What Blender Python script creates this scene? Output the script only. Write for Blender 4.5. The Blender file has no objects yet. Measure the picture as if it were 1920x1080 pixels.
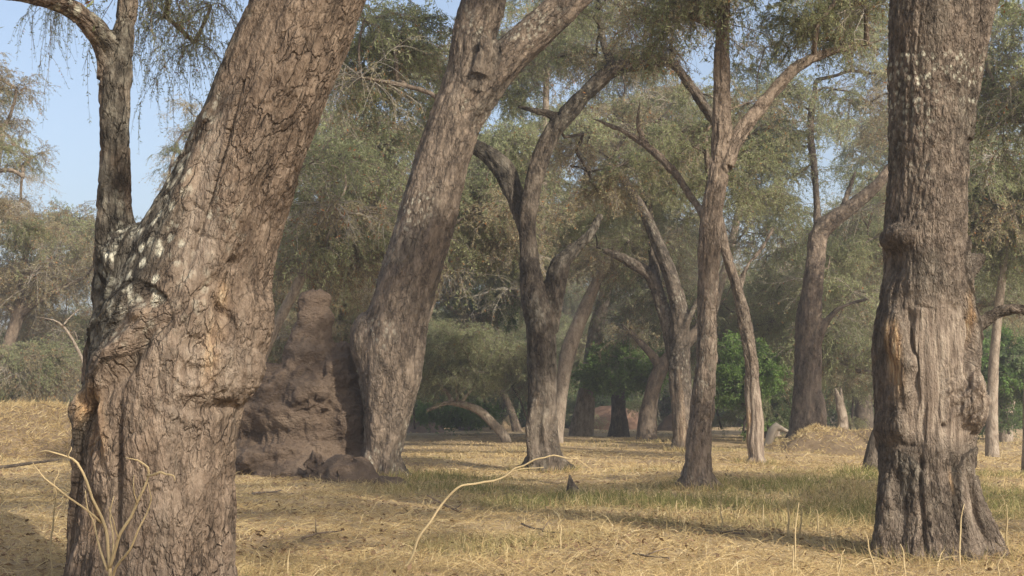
import bpy, math, random
import numpy as np
from mathutils import Vector, Matrix

# ------------------------------------------------------------------ camera, sky, sun, exposure
SC = bpy.context.scene
COL = SC.collection
F, CX, CY, HZ, CAMH = 2600.0, 960.0, 540.0, 765.0, 1.35
PITCH = math.atan((HZ - CY) / F)
cam_d = bpy.data.cameras.new('camera'); cam = bpy.data.objects.new('camera', cam_d); COL.objects.link(cam)
cam_d.lens = 36.0 * F / 1920.0; cam_d.sensor_width = 36.0
cam_d.clip_start = 0.05; cam_d.clip_end = 6000
cam.location = (0, 0, CAMH); cam.rotation_euler = (math.pi / 2 + PITCH, 0, 0)
SC.camera = cam
SUN_EL, SUN_AZ = math.radians(32), math.radians(142)        # azimuth clockwise from the view direction (+Y)
world = bpy.data.worlds.new('World'); SC.world = world; world.use_nodes = True
wn = world.node_tree; wn.nodes.clear()
sky = wn.nodes.new('ShaderNodeTexSky'); sky.sky_type = 'NISHITA'; sky.sun_disc = False
sky.sun_elevation = SUN_EL; sky.sun_rotation = SUN_AZ
sky.air_density = 1.0; sky.dust_density = 4.5; sky.ozone_density = 1.5; sky.altitude = 400
bg = wn.nodes.new('ShaderNodeBackground'); bg.inputs['Strength'].default_value = 0.15
wo = wn.nodes.new('ShaderNodeOutputWorld')
hs = wn.nodes.new('ShaderNodeHueSaturation'); hs.inputs['Saturation'].default_value = .9
wn.links.new(sky.outputs[0], hs.inputs['Color']); wn.links.new(hs.outputs[0], bg.inputs[0]); wn.links.new(bg.outputs[0], wo.inputs[0])
sd = bpy.data.lights.new('sun', 'SUN'); sd.energy = 4.0; sd.angle = math.radians(0.6); sd.color = (1.0, 0.93, 0.82)
sun = bpy.data.objects.new('sun', sd); COL.objects.link(sun)
sdir = Vector((math.sin(SUN_AZ) * math.cos(SUN_EL), math.cos(SUN_AZ) * math.cos(SUN_EL), math.sin(SUN_EL)))
sun.rotation_euler = sdir.to_track_quat('Z', 'Y').to_euler(); sun.location = sdir * 60
SC.view_settings.view_transform = 'Standard'; SC.view_settings.look = 'None'
SC.view_settings.exposure = 0.56; SC.view_settings.gamma = 1.0
SC.cycles.max_bounces = 8; SC.cycles.diffuse_bounces = 3; SC.cycles.transmission_bounces = 3
SC.cycles.volume_bounces = 0; SC.cycles.use_denoising = True
try: SC.cycles.denoiser = 'OPENIMAGEDENOISE'
except Exception: pass

# ------------------------------------------------------------------ helpers: picture point at a depth, noise, meshes
cp, sp_ = math.cos(PITCH), math.sin(PITCH)
def ray(px, py):
    a, b = (px - CX) / F, (CY - py) / F
    return np.array([a, cp - sp_ * b, sp_ + cp * b])
def at(px, py, d):
    r = ray(px, py); return np.array([0, 0, CAMH]) + r * (d / r[1])
def ground_depth(py): return at_ground(py)[1]
def at_ground(py, px=960):
    r = ray(px, py); return np.array([0, 0, CAMH]) + r * (-CAMH / r[2])

def _h(ix, iy, iz, s):
    x = (ix.astype(np.int64) * 374761393 + iy.astype(np.int64) * 668265263 + iz.astype(np.int64) * 2147483647 + s * 974634777) & 0xffffffff
    x = ((x ^ (x >> 13)) * 1274126177) & 0xffffffff
    x = ((x ^ (x >> 15)) * 2246822519) & 0xffffffff
    return ((x ^ (x >> 16)) & 0xffffff) / float(0x1000000)
def vnoise(p, s=0):
    p = np.asarray(p, float); i = np.floor(p).astype(np.int64); f = p - i; f = f * f * f * (f * (f * 6 - 15) + 10)
    r = 0
    for a in (0, 1):
        for b in (0, 1):
            for c in (0, 1):
                w = (f[:, 0] if a else 1 - f[:, 0]) * (f[:, 1] if b else 1 - f[:, 1]) * (f[:, 2] if c else 1 - f[:, 2])
                r = r + w * _h(i[:, 0] + a, i[:, 1] + b, i[:, 2] + c, s)
    return r * 2 - 1
def fbm(p, o=4, s=0):
    r = 0; a = 1; t = 0
    for k in range(o):
        r = r + a * vnoise(p * (2.03 ** k) + k * 17.3, s + k); t += a; a *= .52
    return r / t
def worley(p, s=0):
    p = np.asarray(p, float); i = np.floor(p).astype(np.int64)
    f1 = np.full(len(p), 9.); f2 = np.full(len(p), 9.); cid = np.zeros(len(p))
    for a in (-1, 0, 1):
        for b in (-1, 0, 1):
            for c in (-1, 0, 1):
                x, y, z = i[:, 0] + a, i[:, 1] + b, i[:, 2] + c
                h = _h(x, y, z, s)
                q = np.stack([x + .1 + .8 * h, y + .1 + .8 * _h(x, y, z, s + 11), z + .1 + .8 * _h(x, y, z, s + 23)], 1)
                d = np.sqrt(((p - q) ** 2).sum(1))
                m = d < f1
                f2 = np.where(m, f1, np.minimum(f2, d)); cid = np.where(m, h, cid); f1 = np.where(m, d, f1)
    return f1, f2, cid
def sstep(a, b, x):
    t = np.clip((x - a) / (b - a), 0, 1); return t * t * (3 - 2 * t)
def nrm(v): return v / (np.linalg.norm(v, axis=-1, keepdims=True) + 1e-12)

def mk_mesh(name, V, faces, mats=(), midx=None, smooth=True, attrs=None):
    """faces: list of int arrays (n,3) or (n,4)"""
    me = bpy.data.meshes.new(name)
    faces = [np.asarray(f) for f in faces if len(f)]
    nl = sum(f.size for f in faces); nf = sum(len(f) for f in faces)
    me.vertices.add(len(V)); me.vertices.foreach_set('co', np.asarray(V, np.float32).ravel())
    me.loops.add(nl); me.polygons.add(nf)
    me.loops.foreach_set('vertex_index', np.concatenate([f.ravel() for f in faces]).astype(np.int32))
    tot = np.concatenate([np.full(len(f), f.shape[1]) for f in faces]); st = np.concatenate([[0], np.cumsum(tot)[:-1]])
    me.polygons.foreach_set('loop_start', st.astype(np.int32))
    if midx is not None: me.polygons.foreach_set('material_index', np.asarray(midx, np.int32))
    me.update(calc_edges=True)
    me.polygons.foreach_set('use_smooth', np.full(nf, bool(smooth)))
    for m in mats: me.materials.append(m)
    for k, v in (attrs or {}).items():
        v = np.asarray(v, np.float32)
        if v.ndim == 2: me.attributes.new(k, 'FLOAT_VECTOR', 'POINT').data.foreach_set('vector', v.ravel())
        else: me.attributes.new(k, 'FLOAT', 'POINT').data.foreach_set('value', v)
    return me
def link(name, me, parent=None, loc=(0, 0, 0), rot=(0, 0, 0), scale=None):
    o = bpy.data.objects.new(name, me); COL.objects.link(o)
    o.location = loc; o.rotation_euler = rot
    if scale is not None: o.scale = scale if hasattr(scale, '__len__') else (scale,) * 3
    if parent is not None: o.parent = parent
    return o
def tag(o, label=None, cat=None, group=None, kind=None):
    if label: o['label'] = label
    if cat: o['category'] = cat
    if group: o['group'] = group
    if kind: o['kind'] = kind
    return o

def catmull(P, n_per=None, step=None):
    """P (k,m) control rows -> dense rows"""
    P = np.asarray(P, float)
    if len(P) == 2:
        n = max(2, int(np.linalg.norm(P[1, :3] - P[0, :3]) / (step or .3)) + 1)
        t = np.linspace(0, 1, n)[:, None]; return P[0] * (1 - t) + P[1] * t
    Q = np.vstack([2 * P[0] - P[1], P, 2 * P[-1] - P[-2]]); out = []
    for i in range(1, len(Q) - 2):
        a, b, c, d = Q[i - 1], Q[i], Q[i + 1], Q[i + 2]
        n = n_per or max(2, int(np.linalg.norm(c[:3] - b[:3]) / step))
        t = np.linspace(0, 1, n, endpoint=False)[:, None]
        out.append(.5 * (2 * b + (c - a) * t + (2 * a - 5 * b + 4 * c - d) * t ** 2 + (3 * b - a - 3 * c + d) * t ** 3))
    out.append(P[-1:]); return np.vstack(out)
def frames(C):
    T = nrm(np.gradient(C, axis=0)); u = np.array([1., 0, 0]) if abs(T[0, 0]) < .9 else np.array([0, 1., 0])
    U = np.zeros_like(C)
    for i in range(len(C)):
        u = u - T[i] * (u @ T[i]); u /= np.linalg.norm(u) + 1e-12; U[i] = u
    return T, U, np.cross(T, U)
class MB:
    """collects tubes into one mesh"""
    def __init__(s): s.V = []; s.Q = []; s.T = []; s.n = 0; s.mq = []; s.mt = []
    def tube(s, C, R, sides=8, mat=0, yscale=1.0, wob=0.0, seed=0):
        C = np.asarray(C, float); R = np.asarray(R, float); T, U, W = frames(C)
        th = np.linspace(0, 2 * np.pi, sides, endpoint=False)
        rr = R[:, None] * np.ones(sides)
        if wob:
            q = np.stack([np.cos(th)[None, :] * 1.6 + 0 * rr, np.sin(th)[None, :] * 1.6 + 0 * rr, np.cumsum(np.r_[0, np.linalg.norm(np.diff(C, axis=0), axis=1)])[:, None] * .9 + 0 * rr], -1)
            rr = rr * (1 + wob * fbm(q.reshape(-1, 3), 3, seed).reshape(rr.shape))
        V = C[:, None] + rr[..., None] * (np.cos(th)[None, :, None] * U[:, None] + np.sin(th)[None, :, None] * W[:, None] * yscale)
        k = len(C); V = np.vstack([V.reshape(-1, 3), C[:1], C[-1:]])
        i, j = np.meshgrid(np.arange(k - 1), np.arange(sides), indexing='ij'); j2 = (j + 1) % sides
        q = np.stack([i * sides + j, i * sides + j2, (i + 1) * sides + j2, (i + 1) * sides + j], -1).reshape(-1, 4) + s.n
        jj = np.arange(sides); j3 = (jj + 1) % sides
        t = np.vstack([np.stack([j3, jj, np.full(sides, k * sides)], 1), np.stack([(k - 1) * sides + jj, (k - 1) * sides + j3, np.full(sides, k * sides + 1)], 1)]) + s.n
        s.V.append(V); s.Q.append(q); s.T.append(t); s.n += len(V); s.mq += [mat] * len(q); s.mt += [mat] * len(t)
    def blob(s, c, r, lat=12, lon=16, mat=0):
        c = np.asarray(c, float); r = np.asarray(r, float) * np.ones(3)
        z = np.cos(np.linspace(.02, np.pi - .02, lat)); rr = np.sqrt(1 - z * z); th = np.linspace(0, 2 * np.pi, lon, endpoint=False)
        V = np.stack([rr[:, None] * np.cos(th), rr[:, None] * np.sin(th), z[:, None] + 0 * th], -1).reshape(-1, 3)[::-1] * r + c
        V = V.reshape(lat, lon, 3)[:, ::-1].reshape(-1, 3)
        V = np.vstack([V, c - [0, 0, r[2]], c + [0, 0, r[2]]])
        i, j = np.meshgrid(np.arange(lat - 1), np.arange(lon), indexing='ij'); j2 = (j + 1) % lon
        q = np.stack([i * lon + j, i * lon + j2, (i + 1) * lon + j2, (i + 1) * lon + j], -1).reshape(-1, 4) + s.n
        jj = np.arange(lon); j3 = (jj + 1) % lon
        t = np.vstack([np.stack([j3, jj, np.full(lon, lat * lon)], 1), np.stack([(lat - 1) * lon + jj, (lat - 1) * lon + j3, np.full(lon, lat * lon + 1)], 1)]) + s.n
        s.V.append(V); s.Q.append(q); s.T.append(t); s.n += len(V); s.mq += [mat] * len(q); s.mt += [mat] * len(t)
    def mesh(s, name, mats, origin=(0, 0, 0), smooth=True):
        V = np.vstack(s.V) - np.asarray(origin)
        return mk_mesh(name, V, [np.vstack(s.Q), np.vstack(s.T)], mats, np.r_[s.mq, s.mt], smooth)

# ------------------------------------------------------------------ materials
def new_mat(name):
    m = bpy.data.materials.new(name); m.use_nodes = True; nt = m.node_tree; nt.nodes.clear(); return m, nt
def N(nt, t, **kw):
    n = nt.nodes.new(t)
    for k, v in kw.items():
        if k in n.inputs: n.inputs[k].default_value = v
        else: setattr(n, k, v)
    return n
def ramp(nt, src, stops):
    r = nt.nodes.new('ShaderNodeValToRGB'); e = r.color_ramp.elements
    while len(e) < len(stops): e.new(.5)
    for el, (p, c) in zip(e, stops): el.position = p; el.color = (*c, 1) if len(c) == 3 else c
    nt.links.new(src, r.inputs[0]); return r.outputs[0]
def mixc(nt, fac, a, b, mode='MIX'):
    m = nt.nodes.new('ShaderNodeMix'); m.data_type = 'RGBA'; m.blend_type = mode
    for s, v in ((m.inputs[0], fac), (m.inputs[6], a), (m.inputs[7], b)):
        if hasattr(v, 'links'): nt.links.new(v, s)
        else: s.default_value = v if not hasattr(v, '__len__') else ((*v, 1) if len(v) == 3 else v)
    return m.outputs[2]
def math_(nt, op, a, b=None, c=None):
    m = nt.nodes.new('ShaderNodeMath'); m.operation = op
    for s, v in zip(m.inputs, (a, b, c)):
        if v is None: continue
        if hasattr(v, 'links'): nt.links.new(v, s)
        else: s.default_value = v
    return m.outputs[0]
def mapped(nt, scale):
    tc = nt.nodes.new('ShaderNodeTexCoord'); mp = nt.nodes.new('ShaderNodeMapping'); mp.inputs['Scale'].default_value = scale
    nt.links.new(tc.outputs['Object'], mp.inputs[0]); return mp.outputs[0]
def attr(nt, name):
    a = nt.nodes.new('ShaderNodeAttribute'); a.attribute_name = name; return a.outputs['Fac']
def noise(nt, vec, scale, detail=4, rough=.55):
    n = nt.nodes.new('ShaderNodeTexNoise'); n.inputs['Scale'].default_value = scale; n.inputs['Detail'].default_value = detail; n.inputs['Roughness'].default_value = rough
    nt.links.new(vec, n.inputs['Vector']); return n.outputs[0]
def finish(nt, col, rough, height=None, bump=.5, dist=.02):
    b = nt.nodes.new('ShaderNodeBsdfPrincipled'); o = nt.nodes.new('ShaderNodeOutputMaterial')
    if hasattr(col, 'links'): nt.links.new(col, b.inputs['Base Color'])
    else: b.inputs['Base Color'].default_value = (*col, 1)
    b.inputs['Roughness'].default_value = rough; b.inputs['Specular IOR Level'].default_value = .18
    if height is not None:
        bp = nt.nodes.new('ShaderNodeBump'); bp.inputs['Strength'].default_value = bump; bp.inputs['Distance'].default_value = dist
        nt.links.new(height, bp.inputs['Height']); nt.links.new(bp.outputs[0], b.inputs['Normal'])
    nt.links.new(b.outputs[0], o.inputs[0])

def leaf_mat(name, cols, trans=.35):
    m, nt = new_mat(name)
    oi = nt.nodes.new('ShaderNodeObjectInfo'); t = attr(nt, 'tint')
    f = math_(nt, 'ADD', math_(nt, 'MULTIPLY', t, .55), math_(nt, 'MULTIPLY', oi.outputs['Random'], .45))
    c = ramp(nt, f, [(i / (len(cols) - 1) * .8 + .1, k) for i, k in enumerate(cols)])
    d = nt.nodes.new('ShaderNodeBsdfDiffuse'); tr = nt.nodes.new('ShaderNodeBsdfTranslucent'); mx = nt.nodes.new('ShaderNodeMixShader'); o = nt.nodes.new('ShaderNodeOutputMaterial')
    mx.inputs[0].default_value = trans
    nt.links.new(c, d.inputs[0]); nt.links.new(c, tr.inputs[0]); nt.links.new(d.outputs[0], mx.inputs[1]); nt.links.new(tr.outputs[0], mx.inputs[2]); nt.links.new(mx.outputs[0], o.inputs[0])
    return m
def bark_mat(name, dark, mid, light, scale=1.0, speck=0.0, bump=.6, plates=None):
    m, nt = new_mat(name)
    v = mapped(nt, (1, 1, .45)); v2 = mapped(nt, (1, 1, 1))
    n1 = noise(nt, v, 9 * scale, 6, .65); n2 = noise(nt, v2, 1.3 * scale, 3); n3 = noise(nt, v, 38 * scale, 4, .6)
    c = ramp(nt, n1, [(.38, dark), (.5, mid), (.64, light)])
    pf = math_(nt, 'MULTIPLY_ADD', attr(nt, 'plate'), 1.0, 1.0); cc = nt.nodes.new('ShaderNodeCombineColor')
    for k in range(3): nt.links.new(pf, cc.inputs[k])
    c = mixc(nt, 1.0, c, cc.outputs[0], 'MULTIPLY')
    c = mixc(nt, math_(nt, 'MULTIPLY', ramp(nt, n2, [(.35, (0, 0, 0)), (.7, (1, 1, 1))]), .55), c, tuple(x * .62 for x in mid))
    c = mixc(nt, ramp(nt, n3, [(.48, (0, 0, 0)), (.68, (.6, .6, .6))]), c, light)
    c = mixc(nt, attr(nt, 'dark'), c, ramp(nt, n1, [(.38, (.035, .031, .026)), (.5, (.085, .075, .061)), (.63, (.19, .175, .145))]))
    # crustose lichen: patches where the 'lichen' attribute is high
    vo = nt.nodes.new('ShaderNodeTexVoronoi'); vo.inputs['Scale'].default_value = 15 * scale; nt.links.new(mapped(nt, (1, 1, .75)), vo.inputs['Vector'])
    sp = ramp(nt, vo.outputs['Color'], [(.45, (0, 0, 0)), (.55, (1, 1, 1))])
    rad = ramp(nt, vo.outputs['Distance'], [(.25, (1, 1, 1)), (.6, (0, 0, 0))])
    lf = math_(nt, 'MULTIPLY', math_(nt, 'MULTIPLY', sp, rad), math_(nt, 'MAXIMUM', attr(nt, 'lichen'), speck))
    lf = math_(nt, 'MULTIPLY', lf, ramp(nt, noise(nt, v2, 34 * scale, 3), [(.36, (.2, .2, .2)), (.5, (1, 1, 1))]))
    c = mixc(nt, lf, c, (.58, .56, .46))
    # stripped wood
    w1 = noise(nt, mapped(nt, (14, 14, 1.2)), 1.6, 5, .6)
    wood = ramp(nt, w1, [(.36, (.15, .115, .09)), (.5, (.27, .218, .175)), (.64, (.40, .335, .27))])
    fresh = ramp(nt, w1, [(.36, (.24, .125, .06)), (.52, (.43, .28, .15)), (.66, (.55, .43, .29))])
    c = mixc(nt, attr(nt, 'bare'), c, wood); c = mixc(nt, math_(nt, 'MULTIPLY', attr(nt, 'fresh'), ramp(nt, w1, [(.40, (.5, .5, .5)), (.54, (1, 1, 1))])), c, fresh)
    c = mixc(nt, 1.0, c, (.93, .91, .86), 'MULTIPLY')
    h = math_(nt, 'ADD', math_(nt, 'MULTIPLY', n1, .5), math_(nt, 'MULTIPLY', n3, .5))
    if plates:
        an = nt.nodes.new('ShaderNodeAttribute'); an.attribute_name = 'bc'
        for (fx, fz, amt, e) in plates:
            mp = nt.nodes.new('ShaderNodeMapping'); mp.inputs['Scale'].default_value = (fx, fx, fz); nt.links.new(an.outputs['Vector'], mp.inputs[0])
            nz = nt.nodes.new('ShaderNodeTexNoise'); nz.inputs['Scale'].default_value = 1.6; nz.inputs['Detail'].default_value = 3; nt.links.new(mp.outputs[0], nz.inputs['Vector'])
            ad = nt.nodes.new('ShaderNodeVectorMath'); ad.operation = 'MULTIPLY_ADD'; nt.links.new(nz.outputs['Color'], ad.inputs[0]); ad.inputs[1].default_value = (1.1, 1.1, 1.1); nt.links.new(mp.outputs[0], ad.inputs[2])
            vo2 = nt.nodes.new('ShaderNodeTexVoronoi'); vo2.feature = 'DISTANCE_TO_EDGE'; vo2.inputs['Scale'].default_value = 1; nt.links.new(ad.outputs[0], vo2.inputs['Vector'])
            cr = ramp(nt, vo2.outputs['Distance'], [(0, (0, 0, 0)), (e, (1, 1, 1))])
            keep = math_(nt, 'MULTIPLY', math_(nt, 'SUBTRACT', 1.0, math_(nt, 'MULTIPLY', attr(nt, 'bare'), .85)), ramp(nt, noise(nt, v2, 1.7 * fx / 9, 3), [(.40, (.12, .12, .12)), (.58, (1, 1, 1))]))
            h = math_(nt, 'ADD', h, math_(nt, 'MULTIPLY', math_(nt, 'MULTIPLY', cr, keep), amt))
    finish(nt, c, .9, h, 1.0, .06); return m
M = {}
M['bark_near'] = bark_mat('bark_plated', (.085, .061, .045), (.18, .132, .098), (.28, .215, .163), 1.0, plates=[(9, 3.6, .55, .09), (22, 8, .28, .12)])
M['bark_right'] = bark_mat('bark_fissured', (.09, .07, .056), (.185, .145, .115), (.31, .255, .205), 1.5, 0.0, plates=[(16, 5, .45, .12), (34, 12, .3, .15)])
M['bark_mid'] = bark_mat('bark_grey_brown', (.085, .067, .054), (.175, .135, .103), (.29, .23, .178), .8, plates=[(11, 3.2, .5, .12)])
M['bark_pale'] = bark_mat('bark_pale', (.15, .12, .095), (.29, .235, .185), (.42, .36, .295), .7, plates=[(11, 3.2, .5, .12)])
M['bark_pink'] = bark_mat('bark_pinkish', (.13, .10, .078), (.22, .17, .132), (.32, .255, .20), 1.0, plates=[(11, 3.2, .5, .12)])
M['bleached'] = leaf_mat('wood_bleached', [(.50, .42, .32), (.62, .54, .42)], 0.0)
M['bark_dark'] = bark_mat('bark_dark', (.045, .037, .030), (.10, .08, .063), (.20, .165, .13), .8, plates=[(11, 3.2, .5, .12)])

M['leaf'] = leaf_mat('leaf_grey_green', [(.22, .24, .12), (.29, .315, .16), (.36, .38, .20), (.43, .435, .25)], .5)
M['leaf_brown'] = leaf_mat('leaf_olive_brown', [(.27, .225, .14), (.35, .305, .185), (.42, .375, .225), (.48, .42, .265)], .5)
M['leaf_green'] = leaf_mat('leaf_bright_green', [(.12, .19, .055), (.175, .275, .08), (.26, .37, .12)], .5)
M['leaf_dark'] = leaf_mat('leaf_dark_green', [(.11, .16, .07), (.16, .22, .09), (.22, .28, .125)], .5)
M['pod'] = leaf_mat('seed_pod_orange', [(.22, .095, .035), (.34, .15, .055), (.30, .19, .08)], .2)
M['twig'] = leaf_mat('twig_grey', [(.12, .095, .075), (.20, .165, .13), (.30, .26, .21)], 0.0)
M['twig_pale'] = leaf_mat('twig_pale', [(.30, .26, .21), (.40, .36, .30)], 0.0)
M['straw'] = leaf_mat('straw_blades', [(.50, .39, .22), (.60, .48, .28), (.70, .58, .37)], .2)
M['litter'] = leaf_mat('dead_leaves', [(.13, .085, .05), (.22, .145, .085), (.33, .22, .13)], .1)
def grass_mat():
    m, nt = new_mat('grass_blades')
    g = attr(nt, 'green'); t = attr(nt, 'tint')
    dry = ramp(nt, t, [(.0, (.28, .19, .095)), (.35, (.45, .33, .16)), (.7, (.59, .46, .24)), (1, (.70, .58, .35))])
    wet = ramp(nt, t, [(0, (.085, .105, .03)), (.6, (.15, .175, .05)), (1, (.27, .26, .095))])
    c = mixc(nt, g, dry, wet)
    d = nt.nodes.new('ShaderNodeBsdfDiffuse'); tr = nt.nodes.new('ShaderNodeBsdfTranslucent'); mx = nt.nodes.new('ShaderNodeMixShader'); o = nt.nodes.new('ShaderNodeOutputMaterial')
    mx.inputs[0].default_value = .3
    nt.links.new(c, d.inputs[0]); nt.links.new(c, tr.inputs[0]); nt.links.new(d.outputs[0], mx.inputs[1]); nt.links.new(tr.outputs[0], mx.inputs[2]); nt.links.new(mx.outputs[0], o.inputs[0])
    return m
M['grass'] = grass_mat()
def ground_mat():
    m, nt = new_mat('dry_ground')
    v = mapped(nt, (1, 1, 1)); v2 = mapped(nt, (1, 2.2, 1))
    a = noise(nt, v, .55, 5, .6); b = noise(nt, v2, 7, 5, .65); c3 = noise(nt, v2, 45, 3, .6)
    straw = ramp(nt, b, [(.36, (.27, .185, .105)), (.5, (.43, .31, .17)), (.64, (.55, .42, .24))])
    dirt = ramp(nt, b, [(.36, (.15, .10, .065)), (.64, (.29, .20, .125))])
    c = mixc(nt, ramp(nt, a, [(.42, (0, 0, 0)), (.62, (1, 1, 1))]), straw, dirt)
    c = mixc(nt, math_(nt, 'MULTIPLY', attr(nt, 'green'), .75), c, (.14, .145, .05))
    c = mixc(nt, math_(nt, 'MULTIPLY', c3, .5), c, (.55, .41, .22))
    h = math_(nt, 'ADD', b, math_(nt, 'MULTIPLY', c3, .5)); finish(nt, c, .95, h, .8, .05); return m
M['ground'] = ground_mat()
def earth_mat(name, c0, c1, c2, sc=1.0):
    m, nt = new_mat(name); v = mapped(nt, (1, 1, 1.6))
    a = noise(nt, v, 1.2 * sc, 5, .6); b = noise(nt, v, 14 * sc, 5, .65)
    c = ramp(nt, a, [(.3, c0), (.5, c1), (.7, c2)]); c = mixc(nt, math_(nt, 'MULTIPLY', b, .45), c, c0)
    finish(nt, c, .95, b, 1.0, .12); return m
M['termite'] = earth_mat('termite_clay', (.12, .084, .058), (.19, .136, .095), (.27, .20, .14))
M['sand'] = earth_mat('sandy_earth', (.22, .155, .092), (.33, .24, .145), (.43, .32, .195), 2.0)
M['red_earth'] = earth_mat('reddish_earth', (.20, .115, .075), (.28, .17, .11), (.34, .22, .15))

# ------------------------------------------------------------------ ground
GREEN = [(at_ground(945, 1300), 3.6, 2.6), (at_ground(935, 1100), 2.2, 1.8), (at_ground(960, 1560), 2.6, 1.8), (at_ground(915, 900), 2.2, 2.4), (at_ground(890, 780), 2, 3), (at_ground(930, 1860), 1.8, 3.0), (at_ground(920, 1450), 3, 3.0), (at_ground(900, 1700), 3, 3)]
def gz(x, y):
    x = np.atleast_1d(np.asarray(x, float)); y = np.atleast_1d(np.asarray(y, float))
    p = np.stack([x, y, 0 * x], 1)
    d = np.hypot(x, y)
    return (.10 * vnoise(p * .16, 3) + .035 * vnoise(p * .8, 5)) * sstep(2, 9, d) - .02
def greenness(x, y):
    p = np.stack([x, y, 0 * x], 1)
    g = sstep(.25, .65, fbm(p * .35, 3, 9)) * .5
    for c, rx, ry in GREEN:
        r = np.sqrt(((x - c[0]) / rx) ** 2 + ((y - c[1]) / ry) ** 2) + .95 * fbm(p * .55, 4, 21)
        g = np.maximum(g, sstep(1.15, .3, r) * .8)
    return np.clip(g, 0, 1)
u = np.linspace(-6.0, 6.0, 321)
gx, gy = np.meshgrid(6 * np.sinh(u), 12 + 6 * np.sinh(u), indexing='ij')
gx = gx.ravel(); gy = gy.ravel(); n_ = len(u)
ii, jj = np.meshgrid(np.arange(n_ - 1), np.arange(n_ - 1), indexing='ij')
gq = np.stack([ii * n_ + jj, (ii + 1) * n_ + jj, (ii + 1) * n_ + jj + 1, ii * n_ + jj + 1], -1).reshape(-1, 4)
ground = link('ground', mk_mesh('ground', np.stack([gx, gy, gz(gx, gy)], 1), [gq], [M['ground']], attrs={'green': greenness(gx, gy)}))
tag(ground, kind='structure')
def gpt(p): return np.array([p[0], p[1], float(gz(p[0], p[1])[0])])

# ------------------------------------------------------------------ foliage clumps (shared meshes)
def make_clump(name, seed, R=1.5, nb=16, nt=10, nl=20, leaf=(.075, .022), droop=.5, pods=.03, mats=('leaf', 'pod', 'twig'), bare=0.0, flat=.75, twl=(.3, .6)):
    rg = np.random.default_rng(seed); LV = []; LT = []; kinds = []; mb = MB()
    for b in range(nb):
        az = rg.uniform(0, 2 * np.pi); el = rg.uniform(-.45, 1.0)
        dr = np.array([math.cos(az) * math.cos(el), math.sin(az) * math.cos(el), math.sin(el) * flat]); L = R * rg.uniform(.6, 1.1)
        n = 9; t = np.linspace(0, 1, n)[:, None]
        wig = np.cumsum(rg.normal(0, .035 * L, (n, 3)), 0) * t
        C = dr * L * t + wig + np.array([0, 0, -1.]) * droop * L * t ** 2 * rg.uniform(.4, 1.1)
        mb.tube(C, np.linspace(.011, .003, n), 3)
        for k in range(nt):
            s = rg.uniform(.15, 1.0) * (n - 1); i = min(int(s), n - 2); o = C[i] + (C[i + 1] - C[i]) * (s - i)
            td = nrm(nrm(C[i + 1] - C[i]) * .7 + rg.normal(0, .75, 3)); l = rg.uniform(*twl)
            tt = np.linspace(0, 1, 5)[:, None]; D = o + td * l * tt + np.array([0, 0, -1.]) * droop * l * .9 * tt ** 2
            mb.tube(D, np.linspace(.005, .002, 5), 3)
            if rg.random() < bare: continue
            m = int(nl * rg.uniform(.6, 1.3)); s2 = rg.uniform(.1, 1, m) * 3.999; i2 = s2.astype(int)
            oo = D[i2] + (D[i2 + 1] - D[i2]) * (s2 - i2)[:, None]; ax = nrm(D[i2 + 1] - D[i2])
            side = nrm(np.cross(ax, rg.normal(0, 1, (m, 3)))); ld = nrm(side + ax * rg.uniform(.1, .7, (m, 1)) + np.array([0, 0, -.35]))
            wd = nrm(np.cross(ld, rg.normal(0, 1, (m, 3)) + np.array([0, 0, 1.2])))
            ll = leaf[0] * rg.uniform(.6, 1.35, (m, 1)); ww = leaf[1] * rg.uniform(.7, 1.3, (m, 1))
            LV.append(np.stack([oo, oo + ld * ll * .5 + wd * ww * .5, oo + ld * ll, oo + ld * ll * .5 - wd * ww * .5], 1))
            LT.append(np.repeat(np.clip(rg.normal(.5, .22) + rg.normal(0, .12, m), 0, 1), 4)); kinds.append(np.where(rg.random(m) < pods * rg.uniform(0, 2.2), 1, 0))
    tv = np.vstack(mb.V); nt_ = len(tv)
    if LV:
        lv = np.vstack(LV).reshape(-1, 3); lq = np.arange(len(lv)).reshape(-1, 4) + nt_; ka = np.concatenate(kinds); tint = np.concatenate(LT)
    else: lv = np.zeros((0, 3)); lq = np.zeros((0, 4), int); ka = np.zeros(0); tint = np.zeros(0)
    tq = np.vstack(mb.Q)
    return mk_mesh(name, np.vstack([tv, lv]), [lq, tq], [M[k] for k in mats], np.r_[ka, np.full(len(tq), 2)], True, {'tint': np.r_[np.random.default_rng(seed).random(nt_), tint]})
CL = {
 'feather': [make_clump('foliage_feathery', 10 + i, 1.5, 17, 12, 24, pods=.02) for i in range(4)],
 'brown': [make_clump('foliage_brownish', 30 + i, 1.5, 17, 12, 20, mats=('leaf_brown', 'pod', 'twig'), pods=.07, bare=.15) for i in range(3)],
 'twiggy': [make_clump('foliage_twiggy', 40 + i, 1.6, 15, 10, 12, mats=('leaf_brown', 'pod', 'twig_pale'), pods=.08, bare=.55) for i in range(2)],
 'hang': [make_clump('foliage_hanging', 50 + i, 1.2, 12, 10, 20, droop=1.3, pods=.03, leaf=(.06, .018)) for i in range(3)],
 'green': [make_clump('foliage_broadleaf', 60 + i, 1.1, 16, 10, 14, leaf=(.13, .065), droop=.3, pods=.0, mats=('leaf_green', 'pod', 'twig'), twl=(.2, .45)) for i in range(3)],
 'dark': [make_clump('foliage_dense', 70 + i, 1.2, 18, 11, 16, leaf=(.10, .045), droop=.35, pods=.0, mats=('leaf_dark', 'pod', 'twig')) for i in range(2)],
}
RG = np.random.default_rng(7)
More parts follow.
